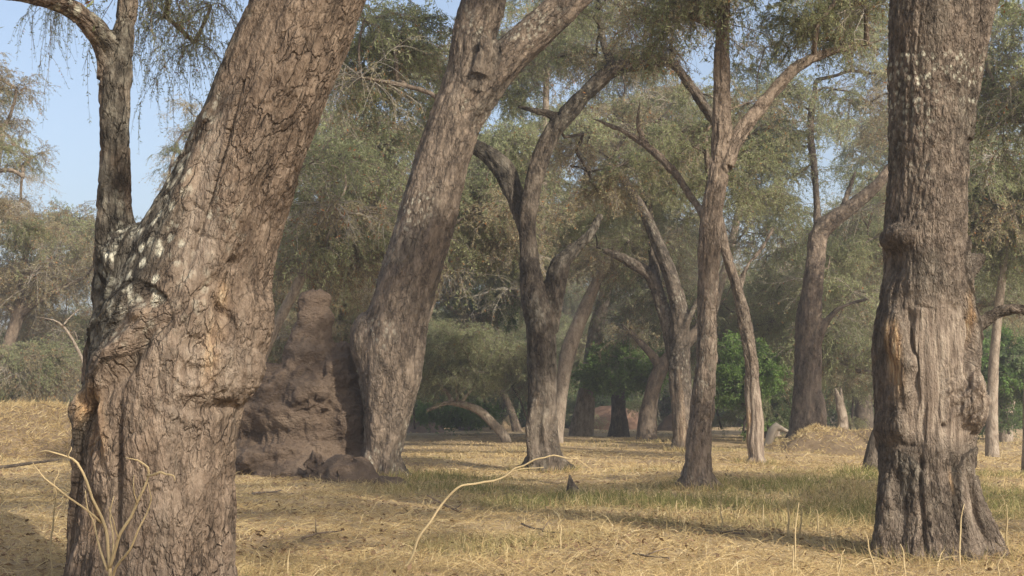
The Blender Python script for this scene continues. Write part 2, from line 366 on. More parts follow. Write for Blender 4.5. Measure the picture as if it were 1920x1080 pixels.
def pick(style):
    ks = [k for k, w in style]; w = np.array([w for k, w in style], float); k = ks[RG.choice(len(ks), p=w / w.sum())]
    return CL[k][RG.integers(len(CL[k]))]
FEATHER = [('feather', 8), ('brown', 1.2), ('twiggy', .5)]
BROWN = [('brown', 6), ('feather', 2.5), ('twiggy', 1.5)]
MIXED = [('feather', 6), ('brown', 2.6), ('twiggy', 1.7)]

# ------------------------------------------------------------------ trees
def px_path(rows, depth, ws=1.0):
    """rows (px, py, width_px[, depth offset]) -> rows x,y,z,r"""
    out = []
    for r in rows:
        d = depth + (r[3] if len(r) > 3 else 0); p = at(r[0], r[1], d); out.append([*p, r[2] * .5 * d / F * ws])
    return np.array(out)
LIT = [(at(590, 600, 29.0), .25), (at(520, 765, 28.0), .25), (at(870, 650, 58), 1.3), (at(1165, 685, 63), 1.4), (at(20, 800, 42), 2.0), (at(1740, 120, 13.4), .9), (at(1740, 350, 13.4), .6), (at(1740, 600, 13.4), .5), (at(1800, 740, 13.4), .4), (at(640, 480, 48), 1.0), (at(1130, 560, 60), 1.1), (at(950, 520, 58), 1.1), (at(1600, 560, 55), 1.0), (at(1300, 600, 66), 1.1), (at(500, 640, 70), 1.2), (at(985, 690, 64), .9), (at(1215, 600, 66), .9), (at(1460, 640, 66), 1.1), (at(1378, 700, 52), 1.1), (at(1585, 670, 62), .9), (at(1880, 690, 52), .9), (at(1325, 620, 23.2), .4), (at(830, 330, 28), .7), (at(1000, 850, 41), 1.2), (at(1540, 820, 44), .8), (at(1420, 550, 64), 1.2)]
LP = np.array([p for p, _ in LIT]); LR = np.array([q for _, q in LIT]); SV = np.array(sdir)
def blocks_sun(c, rad):
    w = c - LP; t = w @ SV; d = np.linalg.norm(w - t[:, None] * SV, axis=1)
    return bool(np.any((t > 4.5) & (d < LR + rad * .55)))
def grow(parent_obj, origin, nodes, targets, bark, tip=.016, style=FEATHER, cscale=1.0, extra=.35, seed=0, sides=6, droop=.12, squash=1.0):
    """nodes: (n,4) attach points on the trunk with radius; targets (m,3) clump centres"""
    rg = np.random.default_rng(seed)
    P = [n[:3] for n in nodes]; cap = [n[3] for n in nodes]; par = [-1] * len(P); limb = [-1] * len(P); chains = []; nl = 0
    T = np.asarray(targets); T = np.array([t for t in T if not blocks_sun(t, cscale)]).reshape(-1, 3)
    if not len(T): return None
    d0 = np.array([min(np.linalg.norm(t - p) for p in P) for t in T]); crown_pts = []
    for t in T[np.argsort(d0)]:
        A = np.array(P); D = np.linalg.norm(A - t, axis=1)
        cost = D + .8 * np.maximum(0, A[:, 2] - t[2] - .2) + np.where(np.array(limb) < 0, 0, .05 * D)
        j = int(np.argmin(cost)); a = A[j]; L = D[j]; k = max(2, int(L / .7) + 1)
        mid = (a + t) / 2 + np.array([0, 0, droop * L]) + rg.normal(0, .09 * L, 3)
        s = np.linspace(0, 1, k + 1)[:, None]; C = (1 - s) ** 2 * a + 2 * s * (1 - s) * mid + s * s * t
        C[1:-1] += rg.normal(0, .05 * min(L, 3) , (k - 1, 3))
        lid = limb[j]
        if lid < 0: lid = nl; nl += 1
        ids = [j]
        for c in C[1:]:
            P.append(c); par.append(ids[-1]); limb.append(lid); cap.append(9); ids.append(len(P) - 1)
        chains.append((lid, ids)); crown_pts.append((t, 1.0))
        for c in C[1:-1]:
            if rg.random() < extra * (.4 + .6 * min(1, L / 3)): crown_pts.append((c + rg.normal(0, .35, 3) * cscale, .8))
    n = len(P); R = np.zeros(n); ch = np.zeros(n)
    for _, ids in chains: ch[ids[-1]] += tip ** 2.25
    for i in range(n - 1, -1, -1):
        if par[i] >= 0: ch[par[i]] += ch[i]
    R = ch ** (1 / 2.25) + .004
    mbs = {}
    for lid, ids in chains:
        r = R[ids].copy(); r[0] = min(r[1] * 1.25, cap[ids[0]] * .9) if limb[ids[0]] < 0 else min(R[ids[0]], r[1] * 1.15)
        c = np.array([P[i] for i in ids])
        if len(c) > 2: rows = catmull(np.hstack([c, r[:, None]]), n_per=2); c, r = rows[:, :3], np.maximum(rows[:, 3], .004)
        mbs.setdefault(lid, MB()).tube(c, r, sides)
    for lid, mb in mbs.items(): link('limb', mb.mesh('limb', [bark], origin), parent_obj)
    crown = link('crown', None, parent_obj)
    for c, s in crown_pts:
        if blocks_sun(c, cscale * s): continue
        sc = cscale * s * rg.uniform(.8, 1.25)
        link('foliage', pick(style), crown, c - origin, (rg.normal(0, .15), rg.normal(0, .15), rg.uniform(0, 6.28)), (sc, sc, sc * squash))
    return crown
def ell_targets(blobs, n, seed, depth, shell=.55):
    """blobs: (px,py,rx_px,ry_px, depth offset, depth radius m) -> n points in the ellipsoids"""
    rg = np.random.default_rng(seed); out = []
    vol = np.array([b[2] * b[3] for b in blobs], float); vol /= vol.sum()
    for b, v in zip(blobs, vol):
        d = depth + b[4]; c = at(b[0], b[1], d); r = np.array([b[2] * d / F, b[5], b[3] * d / F]); k = max(1, int(round(n * v)))
        pts = []; tries = 0
        while len(pts) < k and tries < 4000:
            tries += 1
            q = rg.normal(0, 1, 3); q /= np.linalg.norm(q); q = q * rg.uniform(shell ** 3, 1) ** (1 / 3); p = c + q * r
            if p[2] < .9: continue
            if all(np.linalg.norm((p - o) / r) > .75 * (1.0 / k) ** (1 / 3) for o in pts) or tries > 2500: pts.append(p)
        out += pts
    return np.array(out)
def trunk_nodes(paths, lo=.45):
    out = []
    for i, p in enumerate(paths):
        q = catmull(p, step=.5); k = int(len(q) * (lo if i == 0 else .5)); out.append(q[k:])
    return np.vstack(out)
def tube_trunk(mb, rows, sides=14, seed=0, wob=.22, step=.25):
    q = catmull(rows, step=step); r = np.maximum(q[:, 3], .006); mb.tube(q[:, :3], r, sides, wob=wob, seed=seed)

def sculpt(name, paths, blobs, voxel, disp, mat, origin, smooth=4, sides=28, nframe=None):
    """one continuous skin over tubes and swellings, then bark relief pushed along the normals"""
    mb = MB()
    for p in paths:
        q = catmull(p, step=max(.12, voxel * 4)); mb.tube(q[:, :3], np.maximum(q[:, 3], voxel * .9), sides)
    for c, r in blobs: mb.blob(c, r)
    me = mb.mesh('tmp', []); o = bpy.data.objects.new('tmp', me); COL.objects.link(o)
    m = o.modifiers.new('r', 'REMESH'); m.mode = 'VOXEL'; m.voxel_size = voxel
    s = o.modifiers.new('s', 'SMOOTH'); s.iterations = smooth; s.factor = .5
    ev = o.evaluated_get(bpy.context.evaluated_depsgraph_get()); em = ev.to_mesh()
    V = np.zeros(len(em.vertices) * 3, np.float32); em.vertices.foreach_get('co', V); V = V.reshape(-1, 3).astype(float)
    Nn = np.zeros(len(em.vertices) * 3, np.float32); em.vertices.foreach_get('normal', Nn); Nn = Nn.reshape(-1, 3).astype(float)
    tot = np.zeros(len(em.polygons), np.int32); em.polygons.foreach_get('loop_total', tot)
    lv = np.zeros(len(em.loops), np.int32); em.loops.foreach_get('vertex_index', lv)
    ev.to_mesh_clear(); bpy.data.objects.remove(o); bpy.data.meshes.remove(me)
    st = np.concatenate([[0], np.cumsum(tot)[:-1]]); Q = lv[(st[tot == 4][:, None] + np.arange(4))]; Tr = lv[(st[tot == 3][:, None] + np.arange(3))]
    # local frame of every vertex: nearest point of the centre lines
    S = []
    for k, p in enumerate(paths[:nframe]):
        q = catmull(p, step=.1); T, _, _ = frames(q[:, :3]); arc = np.r_[0, np.cumsum(np.linalg.norm(np.diff(q[:, :3], axis=0), axis=1))]
        S.append(np.hstack([q, T, arc[:, None]]))
    S = np.vstack(S); idx = np.zeros(len(V), int)
    for a in range(0, len(V), 20000):
        idx[a:a + 20000] = np.argmin(((V[a:a + 20000, None] - S[None, :, :3]) ** 2).sum(-1) / S[None, :, 3] ** .6, 1)
    C = S[idx]; T = C[:, 4:7]; Lx = V - C[:, :3]; al = (Lx * T).sum(1); v = C[:, 7] + al; Lx = Lx - T * al[:, None]
    e1 = nrm(np.array([1., 0, 0]) - T * T[:, :1]); e2 = np.cross(T, e1)
    A = np.stack([(Lx * e1).sum(1), (Lx * e2).sum(1), v], 1)
    d, att = disp(V, Nn, A, C[:, 3])
    V = V + Nn * d[:, None]
    att['bc'] = A; att.setdefault('plate', np.zeros(len(V))); att.setdefault('dark', np.zeros(len(V))); att.setdefault('lichen', np.zeros(len(V))); att.setdefault('bare', np.zeros(len(V))); att.setdefault('fresh', np.zeros(len(V)))
    return mk_mesh(name, V - origin, [Q, Tr] if len(Tr) else [Q], [mat], None, True, att)
def spot(V, px, py, d, rx, ry, ang=0.0, p=2.0, front=True):
    """soft mask on the camera side of a trunk round a place; rx, ry in metres, ang tilts it"""
    c = at(px, py, d); dx, dz = V[:, 0] - c[0], V[:, 2] - c[2]; ca, sa = math.cos(ang), math.sin(ang)
    x, z = dx * ca + dz * sa, -dx * sa + dz * ca
    m = np.exp(-(np.abs(x / rx) ** p + np.abs(z / ry) ** p))
    return m * (sstep(.25, -.15, V[:, 1] - c[1]) if front else 1)
PL = {}
def bark_relief(A, fx, fz, depth, crack=.13, seed=0, jit=.5):
    q = A * np.array([fx, fx, fz])
    q = q + jit * np.stack([vnoise(q * .9, 5), vnoise(q * .9, 6), vnoise(q * .8, 7)], 1) + .22 * np.stack([vnoise(q * 2.9, 15), vnoise(q * 2.9, 16), vnoise(q * 2.6, 17)], 1)
    f1, f2, cid = worley(q, seed); c = sstep(0.01, crack, f2 - f1)
    lev = np.where(cid < .2, -.7, (cid - .5) * .6)
    fur = -(1 - np.abs(vnoise(A * np.array([fx * 1.1, fx * 1.1, fz * .28]), seed + 31))) ** 5
    PL['plate'] = lev * .55
    return depth * .8 * (c - 1) + depth * lev * c + depth * 1.1 * fur + depth * .5 * fbm(A * np.array([fx, fx, fz]) * 3.1, 3, seed + 3)

def px_m(n, d): return n * d / F
TREE_GROUP = 'large trees of the open grove'
# ---- leaning tree with forked trunk, nearest, left
D1 = 10.2
def tree_left():
    base = gpt(at(285, 1130, D1)); base[2] -= .05
    main = px_path([(283, 1175, 345), (283, 1120, 318), (284, 1040, 296), (290, 940, 288), (296, 850, 292), (305, 760, 300), (322, 660, 305), (352, 560, 296), (392, 450, 256), (438, 340, 226), (485, 220, 208), (530, 110, 205), (578, 0, 208), (622, -110, 205), (665, -220, 190)], D1)
    stem = px_path([(232, 640, 110, .1), (224, 560, 100, .12), (217, 470, 82, .14), (216, 400, 72, .15), (215, 320, 62, .15), (214, 220, 64, .15), (216, 130, 68, .15), (230, 60, 52, .2), (237, 0, 46, .25), (242, -80, 44, .3), (246, -170, 40, .4)], D1)
    arm = px_path([(214, 150, 58, .15), (202, 95, 54, .12), (175, 55, 50, 0), (140, 22, 44, -.1), (90, 0, 38, -.25), (20, -14, 34, -.4), (-60, -25, 30, -.5)], D1)
    flank = px_path([(176, 1150, 120, .2), (178, 1000, 62, .15), (185, 880, 66, .1), (183, 790, 78, .05), (195, 720, 84, -.05), (235, 650, 80, -.15), (285, 600, 60, -.3)], D1)
    stub = px_path([(150, 1190, 80, .35), (148, 1060, 52, .35), (152, 960, 40, .35), (158, 905, 30, .35)], D1)
    lump = px_path([(172, 720, 42, .25), (168, 665, 34, .3), (170, 632, 24, .3)], D1)
    p = px_m
    blobs = [(at(395, 690, D1 - .12), (p(100, D1), .42, p(84, D1))), (at(430, 600, D1 - .05), (p(84, D1), .38, p(105, D1))), (at(355, 722, D1 - .22), (p(86, D1), .36, p(58, D1))),
             (at(395, 980, D1), (p(46, D1), .3, p(190, D1))), (at(230, 860, D1 - .2), (p(64, D1), .3, p(120, D1))), (at(300, 500, D1), (p(120, D1), .34, p(90, D1)))]
    def disp(V, Nn, A, R):
        q = A * np.array([1, 1, .35])
        d = .045 * fbm(A * np.array([2.2, 2.2, .8]), 4, 1) + .03 * vnoise(A * np.array([6, 6, .7]), 4)
        c = at(440, 300, D1); px = CX + V[:, 0] / V[:, 1] * F                  # lower, knotty half and the long stripped panel
        hz = V[:, 2]
        low = sstep(1.95, 1.45, hz)
        panel = np.maximum(spot(V, 408, 350, D1, .085, .62, -.20, 4), spot(V, 400, 480, D1, .13, .25, -.2, 3))
        rough = bark_relief(A, 7, 2.6, .016, .22, 2); plA = PL['plate']; fine = bark_relief(A, 12, 3.5, .015, .32, 8); plB = PL['plate']
        zone = sstep(-.15, .2, fbm(A * np.array([1.2, 1.2, .8]), 3, 31) + .25 * low)
        stemz = sstep(.42, .30, R)
        rel = rough * (1 - zone) * (1 - stemz) + fine * np.maximum(zone, stemz)
        rel = rel * (1 - .85 * panel)
        # swirling grain over the burl and gnarled base
        sw = spot(V, 400, 690, D1, .42, .38, 0, 3)
        th = np.hypot(V[:, 0] - at(395, 690, D1)[0], (V[:, 2] - at(395, 640, D1)[2]) * .8)
        W_ = V + .12 * np.stack([fbm(V * 2.6, 3, 12), 0 * V[:, 0], fbm(V * 2.6, 3, 13)], 1); ga = np.arctan2(W_[:, 2] - at(400, 560, D1)[2], W_[:, 0] - at(395, 640, D1)[0])
        rel = rel * (1 - .5 * sw) + sw * (.030 * vnoise(np.stack([th * 13 + 2 * fbm(V * 3, 2, 5), ga * 1.2, V[:, 1]], 1), 14) + .014 * vnoise(np.stack([th * 36 + 2 * fbm(V * 4, 2, 5), ga * 2.5, V[:, 1]], 1), 15))
        d = d + rel - .035 * panel
        # clefts, hollows and ridges
        d -= .08 * spot(V, 303, 655, D1, .06, .20, -.5) + .08 * spot(V, 268, 700, D1, .05, .22, -.65)
        d += .07 * spot(V, 240, 690, D1, .06, .30, -.62) + .06 * spot(V, 292, 595, D1, .07, .05)
        d -= .07 * spot(V, 412, 552, D1, .03, .10, -.7) + .08 * spot(V, 462, 502, D1, .04, .03) + .06 * spot(V, 440, 590, D1, .03, .12, .5)
        d -= .05 * spot(V, 425, 768, D1, .10, .03, .45) 
        d -= .09 * spot(V, 207, 790, D1, .05, .17, .12) + .08 * spot(V, 205, 965, D1, .05, .15)
        d -= .06 * spot(V, 258, 900, D1, .03, .5, 0, 3) + .05 * spot(V, 190, 700, D1, .03, .4)
        d += .05 * spot(V, 180, 770, D1, .03, .2) + .05 * spot(V, 232, 800, D1, .03, .22, .1)
        d -= .03 * spot(V, 408, 455, D1, .12, .012, -.4) + .03 * spot(V, 392, 400, D1, .1, .012, -.6) - .0
        d -= .045 * spot(V, 434, 330, D1, .014, .75, -.24, 4)
        li = np.maximum(spot(V, 300, 490, D1, .48, .6, -.3, 3), .75 * spot(V, 375, 260, D1, .18, .8, -.35, 3)) * sstep(-.45, .15, fbm(V * 2.4, 3, 77))
        li = np.maximum(li, .8 * spot(V, 150, 25, D1, .3, .18) + .6 * spot(V, 237, 15, D1, .15, .25))
        fresh = np.clip(1.8 * spot(V, 208, 790, D1, .085, .22, .12, 3) + 1.3 * spot(V, 206, 970, D1, .05, .14, 0, 3) + .6 * spot(V, 425, 665, D1, .07, .22, -.1) + .5 * spot(V, 445, 560, D1, .04, .1), 0, 1) * sstep(-.7, .1, fbm(A * np.array([9, 9, 1.5]), 3, 5))
        bare = np.clip(.9 * panel + .6 * sw + .45 * low * sstep(-.2, .4, fbm(A * np.array([1.5, 1.5, .7]), 3, 44)), 0, 1)
        dark = np.clip(1.1 * spot(V, 215, 300, D1, .17, 1.5, 0, 6, False) + .95 * spot(V, 275, 500, D1, .30, .5, -.3, 3) + .9 * spot(V, 360, 270, D1, .14, .95, -.36, 4) + .8 * spot(V, 175, 700, D1, .10, .7, 0, 4), 0, 1)  # dark bark on stem and left side, with their shadow painted into it
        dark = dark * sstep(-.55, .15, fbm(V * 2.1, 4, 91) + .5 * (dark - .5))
        plate = (plA * (1 - zone) * (1 - stemz) + plB * np.maximum(zone, stemz)) * (1 - .7 * panel)
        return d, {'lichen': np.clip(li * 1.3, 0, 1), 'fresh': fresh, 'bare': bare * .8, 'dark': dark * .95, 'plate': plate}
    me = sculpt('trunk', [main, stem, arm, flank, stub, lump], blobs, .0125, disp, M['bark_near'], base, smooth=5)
    t = link('acacia_tree', None, None, base)
    tag(t, 'huge leaning tree with a burl and an upright forked side stem, filling the left', 'tree', TREE_GROUP)
    link('trunk', me, t)
    nodes = np.vstack([main[-2:], arm[-2:], stem[-2:]])
    rg = np.random.default_rng(3)
    tg = [at(700, -420, 12) + [0, 0, 0]]
    tg = np.array([[-.5, 10.5, 6.8], [.8, 9.0, 7.6], [-1.2, 8.2, 8.0], [1.6, 11.5, 8.2], [-2.5, 12, 8.4], [0, 13, 8.6], [2.6, 9.8, 8.8], [-3.9, 9.2, 7.2], [-5.2, 10.0, 7.0], [-4.4, 7.8, 7.4], [-2.6, 7.0, 8.2], [.6, 6.6, 8.6], [3.0, 7.2, 8.4], [-5.8, 8.4, 6.6]])
    grow(t, base, nodes, tg, M['bark_mid'], tip=.02, style=FEATHER, cscale=1.0, extra=.3, seed=5)
    hg = np.array([at(335, -60, 11.6), at(310, 30, 11.8), at(395, 10, 12.4), at(430, -60, 12.2), at(365, 80, 12.3), at(115, -10, 11.4), at(280, -50, 11.2)])
    grow(t, base, np.vstack([stem[-3:], arm[-3:]]), hg, M['bark_mid'], tip=.012, style=[('hang', 1)], cscale=.42, extra=.4, seed=15, droop=.25)
    return t
tree_left()

# ---- wide tree, right
D8 = 13.4
def tree_right():
    base = gpt(at(1745, 1035, D8)); base[2] -= .05
    main = px_path([(1752, 1075, 245), (1750, 1030, 218), (1742, 970, 196), (1737, 900, 178), (1736, 840, 182), (1738, 740, 198), (1736, 650, 192), (1737, 560, 174), (1736, 450, 160), (1740, 340, 150), (1742, 220, 150), (1744, 110, 158), (1748, 20, 166), (1752, -80, 160), (1756, -190, 150)], D8)
    top = px_path([(1800, 260, 50, -.1), (1818, 160, 46, -.1), (1832, 80, 52, -.1), (1850, -10, 60, 0), (1880, -110, 60, .1), (1915, -200, 54, .2)], D8)
    side = px_path([(1800, 625, 60, .1), (1838, 608, 30, .1), (1868, 588, 26, .05), (1905, 580, 25, 0), (1960, 582, 22, -.1), (2010, 560, 18, -.2)], D8)
    knob = px_path([(1805, 505, 60, .0), (1832, 488, 34, .05), (1848, 486, 22, .05)], D8)
    toe = px_path([(1795, 900, 80, -.1), (1812, 960, 80, -.15), (1838, 1030, 90, -.2), (1868, 1078, 80, -.3)], D8)
    toe2 = px_path([(1690, 900, 80, -.1), (1680, 980, 80, -.15), (1668, 1060, 80, -.2)], D8)
    p = px_m
    blobs = [(at(1690, 450, D8 - .1), (p(42, D8), .3, p(38, D8))), (at(1802, 752, D8 - .16), (p(52, D8), .38, p(70, D8))), (at(1690, 650, D8), (p(54, D8), .4, p(120, D8))), (at(1690, 800, D8 - .05), (p(52, D8), .38, p(60, D8))),
             (at(1735, 590, D8 - .06), (p(80, D8), .42, p(70, D8)))]
    def disp(V, Nn, A, R):
        hz = V[:, 2]; z = lambda py: at(1740, py, D8)[2]
        d = .03 * fbm(A * np.array([2.5, 2.5, .7]), 4, 51)
        fine = bark_relief(A, 14, 5, .014, .34, 52); plA = PL['plate']; flut = .05 * vnoise(A * np.array([5.5, 5.5, .45]), 53) + .022 * vnoise(A * np.array([15, 15, .9]), 54)
        wz = V + .10 * np.stack([fbm(V * 3, 3, 81), 0 * V[:, 0], fbm(V * 3, 3, 82)], 1); panel = spot(wz, 1738, 700, D8, .30, .70, .0, 8); lowb = sstep(z(840), z(900), hz)
        grain = .020 * vnoise(A * np.array([26, 26, 1.1]) + .6 * fbm(A * 2, 2, 3)[:, None], 55) + .012 * vnoise(A * np.array([60, 60, 2.2]), 56)
        roll = spot(V, 1735, 690, D8, .52, .85, 0, 6)
        d = d + fine * (1 - panel) * (1 - .5 * roll) + grain * np.maximum(panel, .6 * roll) + flut * np.maximum(lowb, .2)
        d -= .06 * panel
        # rolled lips of the wound, left and right, and its top edge
        d += .04 * spot(wz, 1666, 690, D8, .06, .62, .03, 3) + .05 * spot(wz, 1812, 670, D8, .06, .55, -.05, 3)
        d -= .05 * spot(wz, 1688, 680, D8, .02, .4, .02, 3) + .05 * spot(wz, 1793, 640, D8, .02, .42, -.02, 3) + .05 * spot(wz, 1820, 640, D8, .016, .4, -.18, 3)
        d -= .035 * spot(wz, 1715, 582, D8, .06, .03, -.4) + .035 * spot(wz, 1775, 590, D8, .04, .05, .5) + .05 * spot(wz, 1690, 600, D8, .03, .06)
        d -= .09 * spot(V, 1662, 500, D8, .09, .16)
        sw = spot(wz, 1800, 745, D8, .26, .32, 0, 4); th = np.hypot(V[:, 0] - at(1835, 790, D8)[0], V[:, 2] - at(1835, 790, D8)[2])
        ga = V[:, 0] * .75 + V[:, 2] * .66; gb = -V[:, 0] * .66 + V[:, 2] * .75
        d += sw * (.026 * vnoise(np.stack([gb * 20 + 2 * fbm(V * 3, 2, 58), ga * 2.5, 0 * ga], 1), 59) + .014 * vnoise(np.stack([gb * 52 + 2 * fbm(V * 4, 2, 58), ga * 4, 0 * ga], 1), 60))
        d -= .04 * spot(wz, 1740, 800, D8, .03, .03) + .03 * spot(wz, 1685, 838, D8, .10, .02, -.25) + .08 * spot(V, 1806, 935, D8, .025, .3, .18, 3) + .07 * spot(V, 1772, 950, D8, .02, .4, .05, 3)
        d -= .06 * spot(V, 1702, 940, D8, .025, .5, 0, 3)
        li = np.clip(sstep(z(330), z(150), hz) * .9 + .8 * spot(V, 1685, 250, D8, .18, .9, 0, 4), 0, 1) * sstep(-.35, .25, fbm(V * 2.2, 3, 61))
        fresh = np.clip(1.8 * spot(V, 1662, 665, D8, .05, .30, .05, 3) + .95 * spot(V, 1805, 600, D8, .03, .25, -.08) + .6 * spot(V, 1790, 770, D8, .06, .2, -.5) + .8 * spot(V, 1762, 905, D8, .02, .12, .2), 0, 1) * sstep(-.4, .2, fbm(A * np.array([8, 8, 1.2]), 3, 62))
        bare = np.clip(panel + .9 * sw + .9 * spot(wz, 1795, 940, D8, .09, .42, .15, 3), 0, 1)
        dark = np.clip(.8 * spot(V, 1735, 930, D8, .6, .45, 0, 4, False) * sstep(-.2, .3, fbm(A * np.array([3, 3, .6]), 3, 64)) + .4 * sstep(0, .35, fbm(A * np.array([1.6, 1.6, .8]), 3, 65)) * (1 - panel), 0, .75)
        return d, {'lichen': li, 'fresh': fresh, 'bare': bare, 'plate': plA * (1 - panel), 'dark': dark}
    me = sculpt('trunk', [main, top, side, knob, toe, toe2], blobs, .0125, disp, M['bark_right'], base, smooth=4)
    t = link('acacia_tree', None, None, base)
    tag(t, 'thick upright tree with a long stripped wound and swirling burl, filling the far right', 'tree', TREE_GROUP)
    link('trunk', me, t)
    nodes = np.vstack([main[-3:], top[-3:]]); nodes2 = side[-2:]
    tg = np.array([[3.5, 13, 8.5], [5.5, 13.5, 8.0], [7.5, 13.5, 7.6], [4.5, 16, 8.6], [2.0, 12, 9.2], [5.6, 15, 8.6], [1.0, 15, 9.4], [3.2, 10, 9.2], [8.5, 11.0, 7.8], [6.6, 16.5, 8.0], [-.4, 13.5, 9.6], [8.6, 15.5, 7.0], [5.0, 8.2, 9.0], [2.0, 17.5, 9.6]])
    grow(t, base, nodes, tg, M['bark_mid'], tip=.02, style=FEATHER, cscale=1.0, extra=.3, seed=6)
    return t
tree_right()

# ---- tree just outside the picture on the right: its crown throws the bands of shade over the near grass
def tree_outside():
    base = gpt([10.6, 10.5]); rows = np.array([[10.6, 10.5, base[2] - .2, .5], [10.5, 10.5, 2, .36], [10.1, 10.6, 4.5, .3], [9.6, 10.8, 6.5, .2]])
    t = link('acacia_tree', None, None, base); tag(t, 'tree standing out of view on the right that shades the near grass', 'tree', TREE_GROUP)
    mb = MB(); tube_trunk(mb, rows, 14, 5); link('trunk', mb.mesh('trunk', [M['bark_mid']], base), t)
    r_ = np.random.default_rng(12); tg = np.stack([r_.uniform(6.2, 15, 44), r_.uniform(4.5, 16.5, 44), r_.normal(9.3, .5, 44)], 1)
    grow(t, base, rows[-2:], tg, M['bark_mid'], tip=.02, style=FEATHER, cscale=1.05, extra=.2, seed=31)
tree_outside()
def tree_behind():
    base = gpt([7.5, -2.0]); rows = np.array([[7.5, -2, base[2] - .2, .5], [7.3, -1.9, 2, .36], [6.9, -1.6, 4.5, .3], [6.2, -1.0, 6.5, .2]])
    t = link('acacia_tree', None, None, base); tag(t, 'tree standing behind the viewpoint that dapples the nearest trunk', 'tree', TREE_GROUP)
    mb = MB(); tube_trunk(mb, rows, 14, 6); link('trunk', mb.mesh('trunk', [M['bark_mid']], base), t)
    r_ = np.random.default_rng(22); tg = r_.normal(0, 1, (11, 3)) * [1.9, 2.0, .5] + [4.2, 1.6, 8.4]
    grow(t, base, rows[-2:], tg, M['bark_mid'], tip=.02, style=FEATHER, cscale=.6, extra=.1, seed=33)
tree_behind()

# ---- termite mound
DM = 29.0
def mound_termite():
    base = gpt(at(570, 895, DM))
    p = px_m
    tower = px_path([(592, 558, 46), (591, 578, 62), (589, 612, 76), (584, 655, 98), (578, 720, 140), (568, 790, 190), (566, 860, 220), (566, 930, 240)], DM)
    blobs = [(at(x, y, DM + dd), (p(rx, DM), ry, p(rz, DM))) for x, y, rx, rz, ry, dd in [(590, 566, 30, 22, .34, 0), (594, 600, 40, 24, .44, 0), (643, 652, 18, 18, .3, -.1), (630, 705, 44, 50, .7, -.1), (520, 735, 56, 56, .8, -.1), (482, 800, 62, 80, 1.0, .2), (540, 850, 70, 46, .8, -.6), (650, 800, 70, 100, 1.0, .1), (585, 745, 50, 44, .6, -.6), (600, 885, 150, 36, 1.5, -.5), (480, 865, 60, 36, 1.2, -.4)]]
    def disp(V, Nn, A, R):
        rg1 = 1 - np.abs(fbm(V * np.array([1.1, 1.1, .8]), 3, 174)); rg2 = 1 - np.abs(fbm(V * np.array([3.2, 3.2, 2.4]), 3, 175))
        d = .20 * fbm(V * np.array([.9, .9, 1.3]), 3, 171) - .10 * rg1 ** 6 - .06 * rg2 ** 5 + .08 * fbm(V * 4.5, 4, 172) + .05 * fbm(V * 11, 2, 173)
        zz = (V[:, 2] + .25 * fbm(V * .9, 3, 176)) * 1.5; low_ = sstep(at(590, 610, DM)[2], at(590, 690, DM)[2], V[:, 2]); d = d * (.55 + .45 * low_) + .08 * low_ * (sstep(0, .75, zz % 1) - .5)      # stepped ledges
        d -= .15 * spot(V, 530, 812, DM, .75, .16, .05, 3) + .14 * spot(V, 620, 780, DM, .25, .5, .3)
        d += .16 * spot(V, 520, 765, DM, .7, .22) + .12 * spot(V, 590, 660, DM, .5, .12)
        return d, {}
    me = sculpt('termite_mound', [tower], blobs, .033, disp, M['termite'], base, smooth=4)
    tag(link('termite_mound', me, None, base), 'tall brown termite mound with a blunt tower, between the two leaning trees', 'termite mound')
mound_termite()
def lump(name, px, py, wpx, hpx, mat, label, cat, seed, d=None, cone=1.0, vox=.03, rough=.12, group=None, squash_d=1.0):
    g = at_ground(py, px) if d is None else at(px, py, d); d = g[1]; base = gpt(at(px, py, d))
    w = px_m(wpx, d); h = px_m(hpx, d); mb = MB(); n = 40; m = 18
    th = np.linspace(0, 2 * np.pi, n, endpoint=False); V = []
    for i in range(m):
        s = i / (m - 1); r = (1 - s) ** cone if cone >= 1 else math.sqrt(max(0, 1 - s ** (1 / cone)))
        ring = np.stack([np.cos(th) * w * .5 * r, np.sin(th) * w * .5 * r * squash_d, np.full(n, h * s - .06 * h)], 1); V.append(ring)
    V = np.vstack(V + [np.array([[0, 0, h * .94]])])
    off = np.stack([vnoise(V / (w * .22) + k * 9 + seed, seed + k) for k in range(3)], 1) * rough * min(w, h) + np.stack([fbm(V / (w * .07) + k, 3, seed + 5 + k) for k in range(3)], 1) * rough * .35 * min(w, h)
    off[:n] *= [1, 1, 0]
    V = V + off
    i, j = np.meshgrid(np.arange(m - 1), np.arange(n), indexing='ij'); j2 = (j + 1) % n
    q = np.stack([i * n + j, i * n + j2, (i + 1) * n + j2, (i + 1) * n + j], -1).reshape(-1, 4); jj = np.arange(n)
    t = np.stack([(m - 1) * n + jj, (m - 1) * n + (jj + 1) % n, np.full(n, m * n)], 1)
    V[:, 2] -= .05
    return tag(link(name, mk_mesh(name, V, [q, t], [mat]), None, base), label, cat, group)
lump('earth_clod', 655, 905, 120, 58, M['termite'], 'largest low earth clod at the foot of the leaning tree by the termite mound', 'clod', 3, d=26.3, cone=.6, rough=.2)
lump('earth_clod', 590, 885, 42, 58, M['termite'], 'upright dark earth clod in front of the termite mound', 'clod', 5, d=26.9, cone=.55, rough=.2)
lump('earth_clod', 553, 897, 28, 18, M['termite'], 'smallest earth clod lying alone before the termite mound', 'clod', 8, d=26.4, cone=.55, rough=.25)
lump('earth_clod', 735, 912, 74, 26, M['termite'], 'flat earth clod beside the grass, just past the leaning tree base', 'clod', 9, d=25.2, cone=.6, rough=.2)
